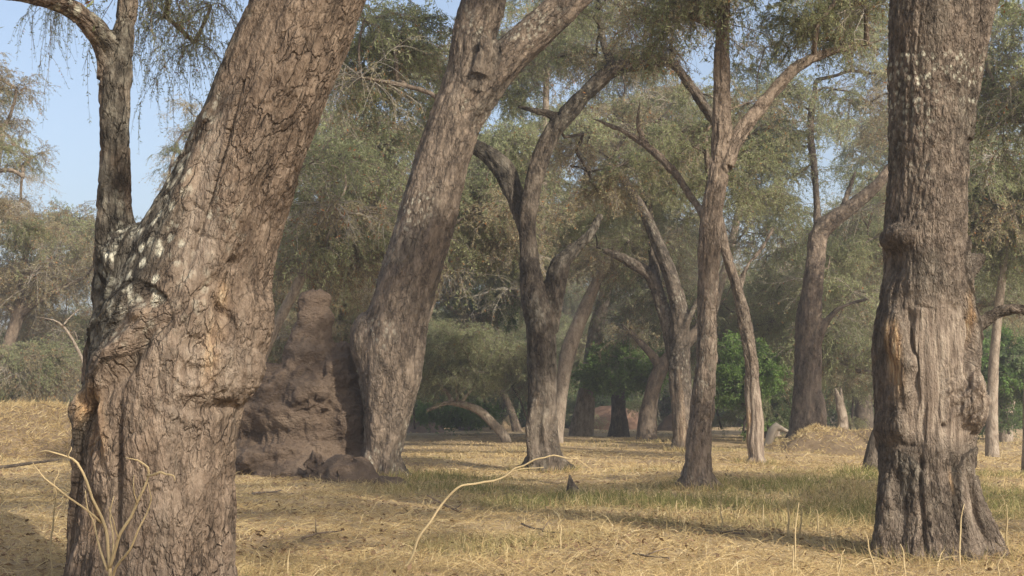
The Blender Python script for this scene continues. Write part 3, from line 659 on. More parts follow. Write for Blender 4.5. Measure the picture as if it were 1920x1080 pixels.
lump('earth_clod', 658, 1000, 22, 10, M['termite'], 'small dark clod on the straw just right of the nearest trunk', 'clod', 31, cone=.55, rough=.25)
lump('earth_clod', 890, 1024, 28, 12, M['termite'], 'small brown clod in the straw below the arching stalk', 'clod', 32, cone=.55, rough=.25)
lump('earth_clod', 1322, 1072, 22, 9, M['termite'], 'small dark clod at the bottom edge right of centre', 'clod', 33, cone=.55, rough=.25)
lump('straw_bank', 40, 850, 330, 105, M['sand'], 'broad bank of earth under dry straw behind the nearest tree', 'earth bank', 12, d=42, cone=.6, rough=.10)
lump('earth_mound', 1542, 848, 260, 66, M['sand'], 'low sandy mound at the foot of the tall tree', 'mound', 14, d=44, cone=1.0, rough=.2)
lump('earth_mound', 1625, 835, 190, 44, M['sand'], 'lower sandy mound half hidden behind the big trunk with the wound', 'mound', 15, d=48, cone=.8, rough=.10)
lump('earth_mound', 118, 770, 90, 62, M['red_earth'], 'pointed reddish mound rising behind the straw bank', 'mound', 16, d=62, cone=1.0, rough=.12)
lump('earth_mound', 792, 813, 92, 46, M['termite'], 'dark pointed mound at the wood edge under the bushy tree', 'mound', 17, d=76, cone=1.0, rough=.12)
lump('earth_mound', 958, 812, 80, 42, M['sand'], 'small sandy cone at the wood edge between thin trunks', 'mound', 18, d=80, cone=1.1, rough=.12)
lump('earth_mound', 1150, 812, 170, 46, M['red_earth'], 'wide pinkish bank behind the far trunks in the middle', 'mound', 19, d=88, cone=.7, rough=.10)
lump('earth_mound', 1258, 815, 70, 36, M['termite'], 'dark low mound at the wood edge behind the straight trunk', 'mound', 20, d=80, cone=1.0, rough=.12)

# ---- middle and background trees
def sculpt_tree(label, depth, base_px, paths_px, blobs, targets, voxel, seed, bark, style=FEATHER, cscale=1.0, bare_low=.0, extra=.35, lich=0., tip=.02, nlo=.5, group=TREE_GROUP, dk=.5):
    base = gpt(at(base_px[0], base_px[1], depth)); base[2] -= .05
    paths = [px_path(r, depth) for r in paths_px]
    p0 = paths[0]; R0 = p0[1, 3]; c0 = np.array([p0[1, 0], p0[1, 1], base[2] + .05]); rr_ = np.random.default_rng(seed + 77)
    for k in range(5):
        a_ = k * 1.257 + rr_.uniform(-.35, .35); dv = np.array([math.cos(a_), math.sin(a_), 0]); q_ = rr_.uniform(.8, 1.25)
        paths.append(np.array([[*(c0 + dv * R0 * .45 + [0, 0, 1.6 * R0]), R0 * .42], [*(c0 + dv * R0 * .8 + [0, 0, .7 * R0]), R0 * .36], [*(c0 + dv * R0 * 1.3 * q_ + [0, 0, .12 * R0]), R0 * .26], [*(c0 + dv * R0 * 2.0 * q_ - [0, 0, .22 * R0]), R0 * .14]]))
    npath = len(paths) - 5
    bl = [(at(x, y, depth + dd), (px_m(rx, depth), ry, px_m(rz, depth))) for x, y, rx, rz, ry, dd in blobs]
    def disp(V, Nn, A, R):
        d = .05 * fbm(A * np.array([2, 2, .6]), 4, seed) + .04 * vnoise(A * np.array([4.5, 4.5, .4]), seed + 1)
        rel = bark_relief(A, 8, 2.4, .020, .36, seed + 2); hz = V[:, 2] - base[2]
        low = sstep(3.0, 1.8, hz + .7 * fbm(V * 1.2, 3, seed + 4)) * sstep(-.1, .25, fbm(A * np.array([1.6, 1.6, .5]), 3, seed + 6)) * bare_low
        d = d + rel * (1 - .5 * low) + low * .03 * vnoise(A * np.array([14, 14, .9]), seed + 7)
        return d, {'plate': PL['plate'], 'dark': dk * sstep(-.05, .4, fbm(A * np.array([1.1, 1.1, .45]), 3, seed + 12)), 'bare': np.clip(low, 0, 1), 'fresh': np.clip(low * sstep(.25, .5, fbm(A * np.array([5, 5, .8]), 3, seed + 8)), 0, 1) * .7, 'lichen': lich * sstep(0, .4, fbm(V * 1.1, 3, seed + 9))}
    me = sculpt('trunk', paths, bl, voxel, disp, bark, base, smooth=4, sides=20, nframe=npath)
    t = link('acacia_tree', None, None, base); tag(t, label, 'tree', group)
    link('trunk', me, t)
    if targets is not None and len(targets): grow(t, base, trunk_nodes(paths[:npath], nlo), targets, bark, tip=tip, style=style, cscale=cscale, extra=extra, seed=seed)
    return t
# leaning tree beside the mound
sculpt_tree('big leaning tree beside the termite mound, forking into two limbs high up', 28.0, (712, 890),
  [[(708, 935, 92), (713, 890, 76), (717, 850, 74), (725, 790, 90), (730, 720, 112), (732, 650, 126), (748, 580, 114), (775, 490, 112), (803, 400, 110), (830, 300, 104), (858, 210, 98), (880, 130, 90), (890, 60, 92), (908, 0, 88), (925, -80, 80), (940, -170, 70)],
   [(862, 220, 86), (905, 160, 84, -.1), (965, 95, 78, -.2), (1040, 25, 70, -.3), (1110, -40, 60, -.4), (1190, -110, 50, -.5)],
   [(900, 140, 40, -.5), (912, 95, 28, -.6), (905, 70, 14, -.65)]],
  [(756, 690, 32, 80, .45, -.1), (690, 640, 34, 60, .5, 0), (880, 150, 50, 46, .5, 0)],
  np.vstack([ell_targets([(960, -220, 330, 150, 0, 3.5), (830, -260, 180, 130, -2, 3)], 24, 101, 28.0), ell_targets([(730, 120, 110, 110, 1.0, 1.6), (690, 30, 110, 70, 1.5, 1.5)], 9, 102, 28.0)]),
  .028, 110, M['bark_mid'], FEATHER, 1.0, .25, lich=.5, dk=.6)
# sinuous dark tree
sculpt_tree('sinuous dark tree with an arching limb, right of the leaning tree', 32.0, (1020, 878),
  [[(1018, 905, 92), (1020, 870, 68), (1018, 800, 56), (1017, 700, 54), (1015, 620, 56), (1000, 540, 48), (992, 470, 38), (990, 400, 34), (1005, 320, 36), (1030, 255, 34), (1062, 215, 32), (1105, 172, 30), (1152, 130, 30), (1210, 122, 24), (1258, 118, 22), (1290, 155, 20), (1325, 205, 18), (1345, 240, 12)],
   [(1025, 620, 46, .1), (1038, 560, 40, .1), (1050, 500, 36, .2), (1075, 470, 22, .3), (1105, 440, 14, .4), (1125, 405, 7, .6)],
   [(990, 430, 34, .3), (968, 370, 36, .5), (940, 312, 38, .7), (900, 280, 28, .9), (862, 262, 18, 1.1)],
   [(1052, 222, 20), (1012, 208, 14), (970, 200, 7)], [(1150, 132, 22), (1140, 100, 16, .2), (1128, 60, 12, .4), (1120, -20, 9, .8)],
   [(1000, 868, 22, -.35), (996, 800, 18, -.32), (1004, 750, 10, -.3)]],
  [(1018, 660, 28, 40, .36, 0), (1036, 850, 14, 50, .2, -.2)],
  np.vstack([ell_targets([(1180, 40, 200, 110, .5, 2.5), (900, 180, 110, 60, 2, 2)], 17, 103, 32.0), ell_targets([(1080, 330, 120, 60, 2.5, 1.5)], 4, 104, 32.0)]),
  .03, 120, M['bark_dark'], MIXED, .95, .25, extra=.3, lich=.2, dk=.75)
# straight pale-brown tree
sculpt_tree('straight slender tree with ragged stripped bark low down, in the grass right of centre', 23.2, (1306, 916),
  [[(1304, 945, 84), (1306, 905, 62), (1307, 850, 54), (1313, 790, 46), (1318, 740, 47), (1323, 680, 44), (1326, 600, 44), (1327, 500, 43), (1334, 400, 39), (1346, 320, 36), (1352, 270, 36), (1354, 200, 32), (1355, 100, 30), (1358, 0, 27), (1362, -90, 24), (1368, -180, 18)],
   [(1358, 310, 36), (1382, 255, 33, .1), (1412, 215, 29, .2), (1452, 168, 24, .3), (1500, 122, 21, .5), (1555, 98, 18, .7), (1625, 84, 14, .9), (1690, 60, 10, 1.2)],
   [(1330, 420, 22, .3), (1306, 385, 15, .5), (1262, 322, 14, .8), (1205, 268, 12, 1.1), (1150, 238, 9, 1.3), (1112, 222, 6, 1.5)], [(1210, 270, 9, 1.1), (1196, 230, 7, 1.1), (1200, 190, 4, 1.1)]],
  [(1318, 770, 24, 30, .22, 0)],
  np.vstack([ell_targets([(1420, -180, 330, 130, 0, 3), (1130, -160, 200, 90, -.5, 2.5)], 34, 105, 23.2), ell_targets([(1530, 20, 130, 70, .8, 1.3)], 7, 106, 23.2), ell_targets([(1290, 10, 90, 70, .6, 1.0)], 4, 107, 23.2), np.random.default_rng(8).normal(0, 1, (10, 3)) * [1.7, 1.4, .5] + [3.4, 19.6, 9.6]]),
  .02, 130, M['bark_pink'], MIXED, .8, .9, extra=.3, lich=.3, dk=.12)
# thin leaning tree
sculpt_tree('thin crooked tree leaning behind the straight slender one', 34.0, (1418, 878),
  [[(1418, 900, 46), (1419, 870, 33), (1416, 830, 37), (1417, 790, 33), (1414, 740, 28), (1410, 680, 25), (1400, 620, 25), (1390, 570, 24), (1376, 520, 21), (1358, 465, 20), (1345, 400, 16), (1330, 330, 12), (1322, 250, 8)],
   [(1385, 545, 16), (1400, 500, 11, .2), (1425, 470, 8, .4), (1450, 430, 5, .6)]],
  [], ell_targets([(1330, 240, 110, 110, .5, 1.8), (1470, 370, 70, 60, 1, 1.2)], 11, 108, 34.0), .028, 140, M['bark_mid'], FEATHER, .9, 1.0, extra=.4, lich=.3, dk=.3)
# tall tree on the mound
sculpt_tree('tall buttressed tree standing on the low sandy mound', 47.0, (1513, 800),
  [[(1512, 850, 84), (1512, 800, 66), (1514, 740, 58), (1518, 650, 46), (1522, 560, 40), (1530, 480, 37), (1537, 435, 36), (1562, 412, 32, -.2), (1600, 385, 26, -.4), (1650, 340, 20, -.6), (1690, 280, 14, -.8)],
   [(1533, 450, 26), (1532, 400, 20, .2), (1528, 330, 16, .4), (1520, 240, 14, .7), (1530, 150, 10, 1)],
   [(1490, 850, 26, .5), (1494, 760, 19, .5), (1498, 660, 18, .5), (1500, 600, 16, .6), (1508, 540, 10, .5)],
   [(1528, 650, 24, -.1), (1552, 600, 18, -.2), (1580, 575, 12, -.3), (1630, 560, 8, -.4)], [(1575, 405, 16, -.2), (1590, 360, 14, .1), (1605, 320, 10, .3)]],
  [(1535, 780, 16, 50, .35, -.3)], ell_targets([(1540, 110, 250, 130, 1, 4), (1690, 200, 120, 110, 0, 3), (1420, 330, 130, 90, 2, 3), (1620, 480, 110, 50, 1, 2.5)], 40, 109, 47.0), .05, 150, M['bark_mid'], FEATHER, 1.15, .6, extra=.35)
# multi-stemmed crooked tree
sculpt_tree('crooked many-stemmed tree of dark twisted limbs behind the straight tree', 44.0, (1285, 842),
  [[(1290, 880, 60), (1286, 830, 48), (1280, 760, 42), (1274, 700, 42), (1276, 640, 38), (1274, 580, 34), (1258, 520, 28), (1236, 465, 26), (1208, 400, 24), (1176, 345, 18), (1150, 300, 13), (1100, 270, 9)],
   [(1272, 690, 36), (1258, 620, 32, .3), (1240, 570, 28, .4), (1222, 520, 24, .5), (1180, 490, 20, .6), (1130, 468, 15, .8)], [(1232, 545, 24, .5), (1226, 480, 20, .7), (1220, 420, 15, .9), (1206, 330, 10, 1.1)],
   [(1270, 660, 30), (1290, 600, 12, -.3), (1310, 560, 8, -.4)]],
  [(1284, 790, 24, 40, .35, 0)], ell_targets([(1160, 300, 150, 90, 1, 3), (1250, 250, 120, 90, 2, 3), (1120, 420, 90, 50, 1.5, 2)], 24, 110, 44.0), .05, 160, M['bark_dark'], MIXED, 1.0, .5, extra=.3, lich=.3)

def back_tree(label, depth, rows_list, blobs, n, seed, bark='bark_mid', style=FEATHER, cscale=1.2, group=None, lo=.45, extra=.35, cat='tree', name='acacia_tree', tip=.022, sides=5, squash=1.0):
    rows0 = rows_list[0]; base = gpt(at(rows0[0][0], HZ + 10, depth))
    paths = [px_path(r, depth) for r in rows_list]
    # foot the first path in the ground
    p0 = paths[0]; p0 = np.vstack([[p0[0, 0], p0[0, 1], base[2] - .25, p0[0, 3] * 1.25], p0]); p0 = p0[np.r_[True, p0[1:, 2] > base[2] + .1]]; paths[0] = p0
    base = gpt(p0[0]); t = link(name, None, None, base); tag(t, label, cat, group)
    mb = MB()
    for k, p in enumerate(paths): tube_trunk(mb, p, 12, seed + k)
    link('trunk', mb.mesh('trunk', [M[bark]], base), t)
    if n: grow(t, base, trunk_nodes(paths, lo), ell_targets(blobs, n, seed, depth), M[bark], tip=tip, style=style, cscale=cscale, extra=extra, seed=seed, sides=sides, squash=squash)
    return t
# named far trunks
back_tree('far leaning pale trunk with a bright scar, left of the green broadleaf tree', 66, [[(1086, 818, 40), (1100, 740, 34), (1112, 660, 32), (1122, 600, 26), (1150, 500, 18), (1190, 420, 12)]], [(1150, 430, 130, 90, 0, 4)], 16, 201, 'bark_pale', MIXED, 1.4)
back_tree('pale trunk slanting right, partly hidden by the sinuous dark tree', 56, [[(1044, 815, 24), (1052, 740, 25), (1066, 660, 29), (1092, 590, 25), (1125, 515, 19), (1160, 450, 12)]], [(1150, 420, 120, 90, 0, 3.5), (1000, 380, 100, 80, 1, 3)], 20, 202, 'bark_pale', MIXED, 1.3)
back_tree('dark forked trunk under a bright green broadleaf crown', 68, [[(1160, 815, 40), (1160, 770, 28), (1158, 735, 26), (1135, 725, 16), (1110, 712, 10)], [(1160, 745, 22), (1172, 710, 14), (1185, 680, 9)]], [(1165, 688, 66, 36, -5, 2.0)], 20, 203, 'bark_dark', [('green', 1)], 1.1, cat='tree', name='broadleaf_tree')
back_tree('leaning thick trunk with a long limb slanting left, in front of the pink bank', 60, [[(1212, 815, 38), (1218, 760, 31), (1232, 705, 28), (1255, 670, 26), (1290, 640, 24), (1330, 590, 16)], [(1240, 690, 22), (1222, 665, 17), (1200, 642, 13), (1180, 620, 8)]], [(1330, 500, 120, 80, 0, 3), (1190, 560, 80, 60, 1, 3)], 17, 204, 'bark_mid', MIXED, 1.3)
back_tree('slim trunk leaning left, beside the small sandy cone', 78, [[(972, 815, 18), (958, 770, 14), (940, 730, 13), (926, 700, 10), (915, 660, 7)]], [(920, 610, 80, 60, 0, 3)], 9, 205, 'bark_mid', FEATHER, 1.4)
back_tree('dark trunk bending right at the wood edge, behind the slim leaning one', 86, [[(945, 812, 22), (946, 775, 16), (958, 745, 13), (985, 728, 10), (1010, 712, 7)]], [(990, 690, 60, 40, 0, 3)], 10, 206, 'bark_dark', [('dark', 2), ('green', 1)], 1.3, name='broadleaf_tree')
back_tree('stout dark trunk behind the low bushy tree', 84, [[(878, 812, 30), (872, 770, 22), (866, 730, 20), (860, 690, 14)]], [(860, 640, 70, 50, 2, 3)], 9, 207, 'bark_dark', FEATHER, 1.4)
back_tree('dark trunk rising beside the dark pointed mound', 84, [[(816, 812, 26), (822, 770, 18), (826, 730, 16), (828, 690, 10)]], [(800, 640, 70, 50, 2, 3)], 9, 208, 'bark_dark', FEATHER, 1.4)
back_tree('low rounded grey-green bushy tree with a bent bare trunk, right of the leaning tree', 58, [[(948, 822, 20), (925, 795, 17), (895, 768, 15), (860, 757, 12), (835, 756, 9), (800, 770, 6)], [(850, 757, 9), (838, 735, 7), (815, 715, 4)], [(858, 757, 8), (856, 730, 6), (858, 705, 4)], [(862, 757, 8), (885, 730, 5), (900, 715, 3)]], [(868, 648, 84, 62, 0, 2.2), (815, 680, 50, 40, .5, 1.6), (920, 670, 46, 40, -.3, 1.4)], 30, 209, 'bark_pale', [('feather', 1)], 1.0, extra=.2, lo=.5, name='bushy_tree')
back_tree('far right slim pale trunk past the big wounded trunk', 58, [[(1884, 826, 22), (1890, 780, 19), (1898, 735, 15), (1905, 660, 10)]], [(1900, 560, 90, 80, 0, 3)], 10, 210, 'bark_pale', FEATHER, 1.2)
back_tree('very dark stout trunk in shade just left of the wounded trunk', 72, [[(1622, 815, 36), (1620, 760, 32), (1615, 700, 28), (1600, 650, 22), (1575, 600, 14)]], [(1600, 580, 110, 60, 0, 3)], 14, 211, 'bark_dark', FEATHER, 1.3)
back_tree('slanting reddish trunk with spread limbs at the far left edge', 52, [[(-14, 740, 28), (0, 690, 26), (18, 640, 23), (34, 590, 22), (40, 550, 16), (46, 490, 12), (60, 420, 8)], [(36, 592, 16), (70, 565, 12), (110, 543, 9), (160, 520, 6)], [(32, 590, 12), (10, 570, 9), (-30, 550, 6)]], [(90, 470, 130, 80, 0, 4), (-20, 470, 110, 90, 0, 4)], 26, 212, 'bark_mid', BROWN, 1.15)
back_tree('slim dark trunk behind the thin crooked tree', 62, [[(1440, 815, 18), (1442, 740, 14), (1438, 680, 11), (1432, 620, 8)]], [(1430, 560, 90, 70, 0, 3)], 9, 213, 'bark_dark', FEATHER, 1.3)
back_tree('pale curved limb tree between the crooked and tall trees', 70, [[(1452, 815, 16), (1456, 760, 15), (1466, 720, 14), (1490, 690, 10), (1520, 660, 7)]], [(1480, 600, 80, 60, 2, 3)], 8, 214, 'bark_pale', FEATHER, 1.3)
back_tree('short dark trunk with a broad green crown in the middle distance', 82, [[(1010, 812, 18), (1004, 760, 14), (1000, 720, 10), (992, 690, 8)]], [(965, 690, 40, 40, -1, 3)], 10, 216, 'bark_dark', [('dark', 3), ('green', 1)], 1.3, name='broadleaf_tree')
# canopy trees of the grove behind
spec = [
 # px, depth, base width, lean px, crown blobs, n, style, label
 (470, 40, 30, 150, [(640, 330, 120, 110, 0, 4), (560, 470, 90, 60, 1, 3), (690, 440, 70, 60, 1, 3)], 30, MIXED, 'wide crown with pale forked limbs seen between the two leaning trunks'),
 (604, 52, 26, 0, [(600, 240, 90, 80, 0, 4), (700, 300, 110, 90, 1, 4), (640, 520, 90, 50, 0, 3)], 28, BROWN, 'rust-tinged tree crown behind the leaning tree by the mound'),
 (738, 44, 30, 100, [(880, 430, 120, 90, 0, 3.5), (930, 330, 110, 80, 1, 3.5)], 26, MIXED, 'tree with drooping crown filling the gap right of the leaning tree'),
 (728, 62, 26, 150, [(900, 540, 120, 60, 0, 4), (960, 440, 120, 80, 2, 4), (860, 330, 110, 90, 2, 4)], 32, FEATHER, 'tall feathery tree behind the sinuous dark trunk'),
 (1012, 58, 26, 110, [(1120, 180, 150, 110, 0, 4), (1240, 330, 120, 100, 1, 4)], 30, MIXED, 'tall airy tree above the far leaning trunk'),
 (1316, 56, 26, 90, [(1440, 250, 140, 110, 0, 4), (1420, 420, 120, 90, 0, 4), (1300, 420, 90, 80, 1, 3)], 36, FEATHER, 'broad grey-green crown behind the straight slender tree'),
 (1308, 66, 24, 60, [(1400, 560, 120, 70, 0, 4), (1500, 560, 90, 80, 1, 4), (1300, 560, 80, 60, 1, 4)], 30, FEATHER, 'low-hanging tree behind the thin crooked trunk'),
 (1690, 54, 28, -50, [(1600, 640, 90, 50, 0, 3), (1640, 420, 90, 90, 1, 4), (1590, 540, 90, 50, 1, 3)], 26, MIXED, 'tree in the gap beside the tall buttressed tree'),
 (1860, 40, 26, 30, [(1900, 330, 110, 100, 0, 3.5), (1880, 450, 90, 70, 0, 3)], 26, FEATHER, 'leafy tree filling the strip right of the big wounded trunk'),
 (1930, 30, 26, 30, [(1960, 90, 130, 110, 0, 2.5), (1900, 180, 70, 60, .5, 1.5)], 22, MIXED, 'tree hanging dark limbs in at the upper right corner'),
 (180, 60, 26, -20, [(120, 560, 130, 70, 0, 4), (40, 640, 110, 60, 1, 4), (170, 470, 60, 60, 0, 3)], 30, BROWN, 'brownish spreading tree behind the upright side stem'),
 (-60, 38, 34, 60, [(-20, 190, 70, 80, 0, 2), (10, 300, 70, 50, 0, 2), (10, 400, 80, 40, 1, 2.5)], 26, BROWN, 'thin rusty crown reaching in from the left edge against the sky'),
 (350, 48, 24, -40, [(350, 330, 50, 50, 0, 2.5), (360, 225, 50, 30, 0, 2)], 13, BROWN, 'tree with a few orange leaves seen in the sky gap by the forked stem'),
 (1740, 70, 30, 0, [(1740, 300, 200, 140, 0, 5), (1860, 560, 120, 70, 0, 4)], 36, FEATHER, 'tall tree hidden mostly behind the big wounded trunk'),
 (1006, 50, 26, 20, [(1010, 70, 120, 80, 0, 3), (830, 110, 80, 90, 1, 3), (1090, 10, 90, 60, 0, 3)], 26, MIXED, 'tall tree whose high crown closes the sky above the sinuous trunk'),
 (500, 72, 30, 20, [(540, 560, 120, 80, 0, 4), (470, 660, 110, 50, 0, 4)], 24, FEATHER, 'tree behind the termite mound'),
]
for i, (px, d, w, lean, blobs, n, st, lab) in enumerate(spec):
    g = HZ + F * CAMH / d; bx, by = blobs[0][0], blobs[0][1]
    top = (px + lean, max(by + 60, -150)); m1 = (px + lean * .1, g - (g - top[1]) * .35); m2 = (px + lean * .6, g - (g - top[1]) * .7)
    rows = [(px, g, w), (*m1, w * .72), (*m2, w * .6), (*top, w * .42)]
    back_tree(lab, d, [rows], blobs, int(n * .85), 300 + i * 3, ['bark_pale', 'bark_mid', 'bark_pale'][i % 3], st, {-60: .62, 350: .7}.get(px, 1.15 + .004 * d), 'feathery trees of the grove behind', lo=.4, extra=.25)
# far belt of trees: nothing in the picture tells these apart
rg = np.random.default_rng(99)
for i in range(22):
    px = -120 + i * 102 + rg.uniform(-30, 30); d = rg.uniform(88, 125); g = HZ + F * CAMH / d
    hgt = rg.uniform(330, 470) if px > 430 else rg.uniform(120, 200)
    w = rg.uniform(16, 26); ln = rg.uniform(-40, 40); cy = g - hgt * .55
    rows = [(px, g, w), (px + ln * .3, g - hgt * .35, w * .7), (px + ln, g - hgt * .7, w * .45)]
    blobs = [(px + ln, g - hgt * .72, rg.uniform(110, 150), hgt * .30, 0, 6), (px + rg.uniform(-60, 60), g - hgt * .36, 120, hgt * .17, 2, 5)]
    back_tree('distant feathery tree of the far woodland belt', d, [rows], blobs, 22, 500 + i * 7, ['bark_mid', 'bark_dark', 'bark_pale'][i % 3], MIXED if px > 400 else BROWN, 2.0, 'trees of the far woodland belt', lo=.35, extra=.35, sides=4)
# understory at the wood edge: dark and green shrubs
def shrub(label, px, py, d, rx, ry, n, seed, style, cscale, group=None):
    base = gpt(at(px, HZ + 5, d)); t = link('shrub', None, None, base); tag(t, label, 'shrub', group)
    c = at(px, py, d); nodes = np.array([[base[0] + .1 * k, base[1], base[2] + .15 + .1 * k, .06] for k in range(3)])
    grow(t, base, nodes, ell_targets([(px, py, rx, ry, 0, rx * d / F)], n, seed, d, .3), M['bark_dark'], tip=.014, style=style, cscale=cscale, extra=.5, seed=seed, sides=4)
G = [('green', 4), ('feather', 1)]; DK = [('dark', 3), ('feather', 1)]; DG = [('dark', 2), ('green', 1)]
shrub('bright green shrub behind the base of the straight slender tree', 1385, 700, 54, 60, 60, 22, 401, G, .8)
shrub('fresh green shrub high behind the bushy tree and leaning trunk', 912, 568, 66, 40, 26, 12, 402, G, 1.0)
shrub('low yellow-green shrub at the wood edge below the bushy tree', 850, 785, 70, 80, 24, 16, 403, G, .9)
shrub('bright green shrub on the right, beyond the side branch of the wounded trunk', 1880, 690, 52, 60, 50, 18, 404, DG, 1.1)
shrub('dark green shrub under the bright broadleaf crown', 1110, 760, 92, 60, 36, 14, 405, DG, 1.4)
for i, (px, py, d, rx, ry, st, lab) in enumerate([(985, 690, 64, 48, 44, MIXED, 'pale feathery shrub just right of the low bushy tree'), (1095, 640, 78, 40, 60, FEATHER, 'tall feathery shrub behind the far leaning pale trunk'), (1215, 600, 78, 50, 60, FEATHER, 'feathery shrub mass between the crooked stems'), (1345, 640, 64, 44, 60, FEATHER, 'feathery shrub showing right of the straight slender trunk'),
      (1460, 640, 66, 54, 70, FEATHER, 'large grey-green shrub left of the tall buttressed tree'), (1585, 670, 62, 40, 60, MIXED, 'grey-green shrub behind the broken forked stump'), (1455, 760, 62, 46, 26, DK, 'dark low shrub behind the bleached log'), (1850, 760, 60, 44, 40, DG, 'dusty green shrub at the right edge by the slim pale trunk'), (540, 620, 50, 50, 60, MIXED, 'feathery shrub left of the termite mound tower'), (650, 600, 54, 40, 60, FEATHER, 'feathery shrub right of the termite mound tower'),
      (60, 690, 50, 70, 44, MIXED, 'dusty shrub behind the straw bank, left of the reddish mound'), (150, 650, 54, 60, 60, BROWN, 'brownish shrub behind the reddish mound'), (770, 700, 66, 40, 50, FEATHER, 'feathery shrub showing just right of the leaning tree')]):
    shrub(lab, px, py, d, rx, ry, 14, 460 + i, st, 1.0)
for i in range(20):
    px = -100 + i * 112 + rg.uniform(-30, 30); d = rg.uniform(84, 118)
    shrub('dark shrub in the thicket along the far wood edge', px, HZ - rg.uniform(10, 34), d, rg.uniform(66, 95), rg.uniform(32, 52), 15, 420 + i, [DK, DG, [('feather', 1)]][i % 3], 1.7, 'thicket along the far wood edge')
# a belt of wood behind everything, read as one mass
wood = link('far_woodland', None, None, (0, 150, 0)); tag(wood, 'hazy mass of feathery woodland closing the view behind the grove', 'woodland', kind='stuff')
for i in range(420):
    x = rg.uniform(-75, 75); y = rg.uniform(128, 165); f = .5 + .5 * math.tanh((x + 22) / 8)
    h = (9 + 11 * f) * (.75 + .5 * vnoise(np.array([[x * .09, y * .09, 3.]]), 4)[0]); z = rg.uniform(0, 1) ** .9 * h + .8
    s = rg.uniform(2.2, 3.4); link('foliage', pick(MIXED if f > .4 else BROWN), wood, (x, y - 150, z), (rg.normal(0, .2), rg.normal(0, .2), rg.uniform(0, 6.28)), s)

# ---- stumps, logs, stalks
ST = M['straw']
for (x0, y0, x1, y1, w_, lab) in [(560, 1012, 640, 1002, 5, 'short crooked stick on the straw near the bottom, right of the nearest trunk'), (1180, 1040, 1262, 1050, 5, 'crooked stick lying on the straw at the bottom right of centre'), (1390, 1006, 1330, 1000, 4, 'thin stick lying in the grass left of the tall dry stalks'), (980, 990, 1050, 1000, 4, 'thin dark stick on the ground just right of the arching stalk'), (470, 935, 530, 926, 5, 'pale stick lying in the shade before the termite mound')]:
    d_ = at_ground((y0 + y1) / 2, x0)[1]; a_, b_ = at_ground(y0, x0), at_ground(y1, x1); kr = np.random.default_rng(int(x0)); C_ = a_ + (b_ - a_) * np.linspace(0, 1, 7)[:, None] + kr.normal(0, .03, (7, 3)); C_[:, 2] = gz(C_[:, 0], C_[:, 1]) + .045
    mb = MB(); mb.tube(C_, np.linspace(w_, 2, 7) * .5 * d_ / F, 6, wob=.3, seed=3); e_ = C_[3] + kr.normal(0, .1, 3) + [.12, 0, .05]; mb.tube(np.array([C_[3], (C_[3] + e_) / 2 + [0, 0, .01], e_]), np.array([.008, .006, .003]), 5)
    tag(link('fallen_branch', mb.mesh('fallen_branch', [M['bark_pale' if 'pale' in lab else 'bark_mid']], C_[0]), None, C_[0]), lab, 'stick')
def px_thing(name, label, cat, d, rows_list, mat, group=None, sides=8, step=.12, wob=.25, seed=0, foot=True):
    paths = [px_path(r, d, 0.74 if mat is ST else 1.0) for r in rows_list]; base = gpt(paths[0][0]) if foot else paths[0][0, :3]
    if foot: paths[0][0, 2] = base[2] - .04
    if mat is ST:
        kr = np.random.default_rng(seed + len(rows_list) * 7)
        paths = [np.vstack([p[:1], catmull(p, n_per=2)[1:-1] + np.hstack([kr.normal(0, .008, (2 * len(p) - 3 if len(p) > 2 else 0, 3)) if len(p) > 2 else np.zeros((len(catmull(p, step=.3)) - 2, 3)), np.zeros((2 * len(p) - 3, 1))]), p[-1:]]) if len(p) > 2 else p for p in paths]
    mb = MB()
    for k, p in enumerate(paths):
        q = catmull(p, step=step); mb.tube(q[:, :3], np.maximum(q[:, 3], .0015), sides, wob=wob, seed=seed + k)
    return tag(link(name, mb.mesh(name, [mat], base), None, base), label, cat, group)
px_thing('tree_stump', 'broken pale stump with a forked jagged top beside the sandy mound', 'stump', 52, [[(1578, 825, 28), (1580, 790, 20), (1576, 765, 18), (1572, 745, 12), (1566, 728, 3)], [(1576, 760, 12), (1577, 742, 8), (1576, 726, 2)]], M['bark_pale'], seed=3)
px_thing('fallen_log', 'bleached broken log lying near the thin crooked tree', 'log', 50, [[(1436, 816, 12), (1448, 808, 17), (1458, 801, 13), (1470, 806, 8), (1482, 810, 4)], [(1450, 806, 14), (1458, 794, 9)]], M['bleached'], seed=5)
px_thing('tree_stump', 'dark leaning stump half hidden behind the wounded trunk', 'stump', 29, [[(1632, 886, 34), (1636, 850, 28), (1645, 810, 20), (1652, 790, 10)]], M['bark_dark'], seed=7)
px_thing('tree_stump', 'small dark pointed stump in the green grass', 'stump', 21.5, [[(1074, 945, 44), (1072, 922, 26), (1069, 905, 12), (1068, 890, 3)]], M['bark_dark'], seed=9, wob=.5)
px_thing('fallen_branch', 'thin dark branch lying across the straw behind the nearest tree', 'branch', 30, [[(-40, 880, 6), (20, 874, 6), (60, 868, 5), (110, 862, 3)]], M['bark_dark'], seed=11, foot=False)
px_thing('fallen_branch', 'forked dead twig lying on the straw near the arching stalk', 'branch', 18.3, [[(800, 928, 2), (830, 945, 4), (870, 962, 5), (914, 968, 6)], [(852, 955, 3), (862, 948, 2), (868, 940, 1)], [(880, 964, 3), (892, 955, 2), (900, 948, 1)]], M['bark_mid'], seed=12, foot=False, step=.06)
ST = M['straw']
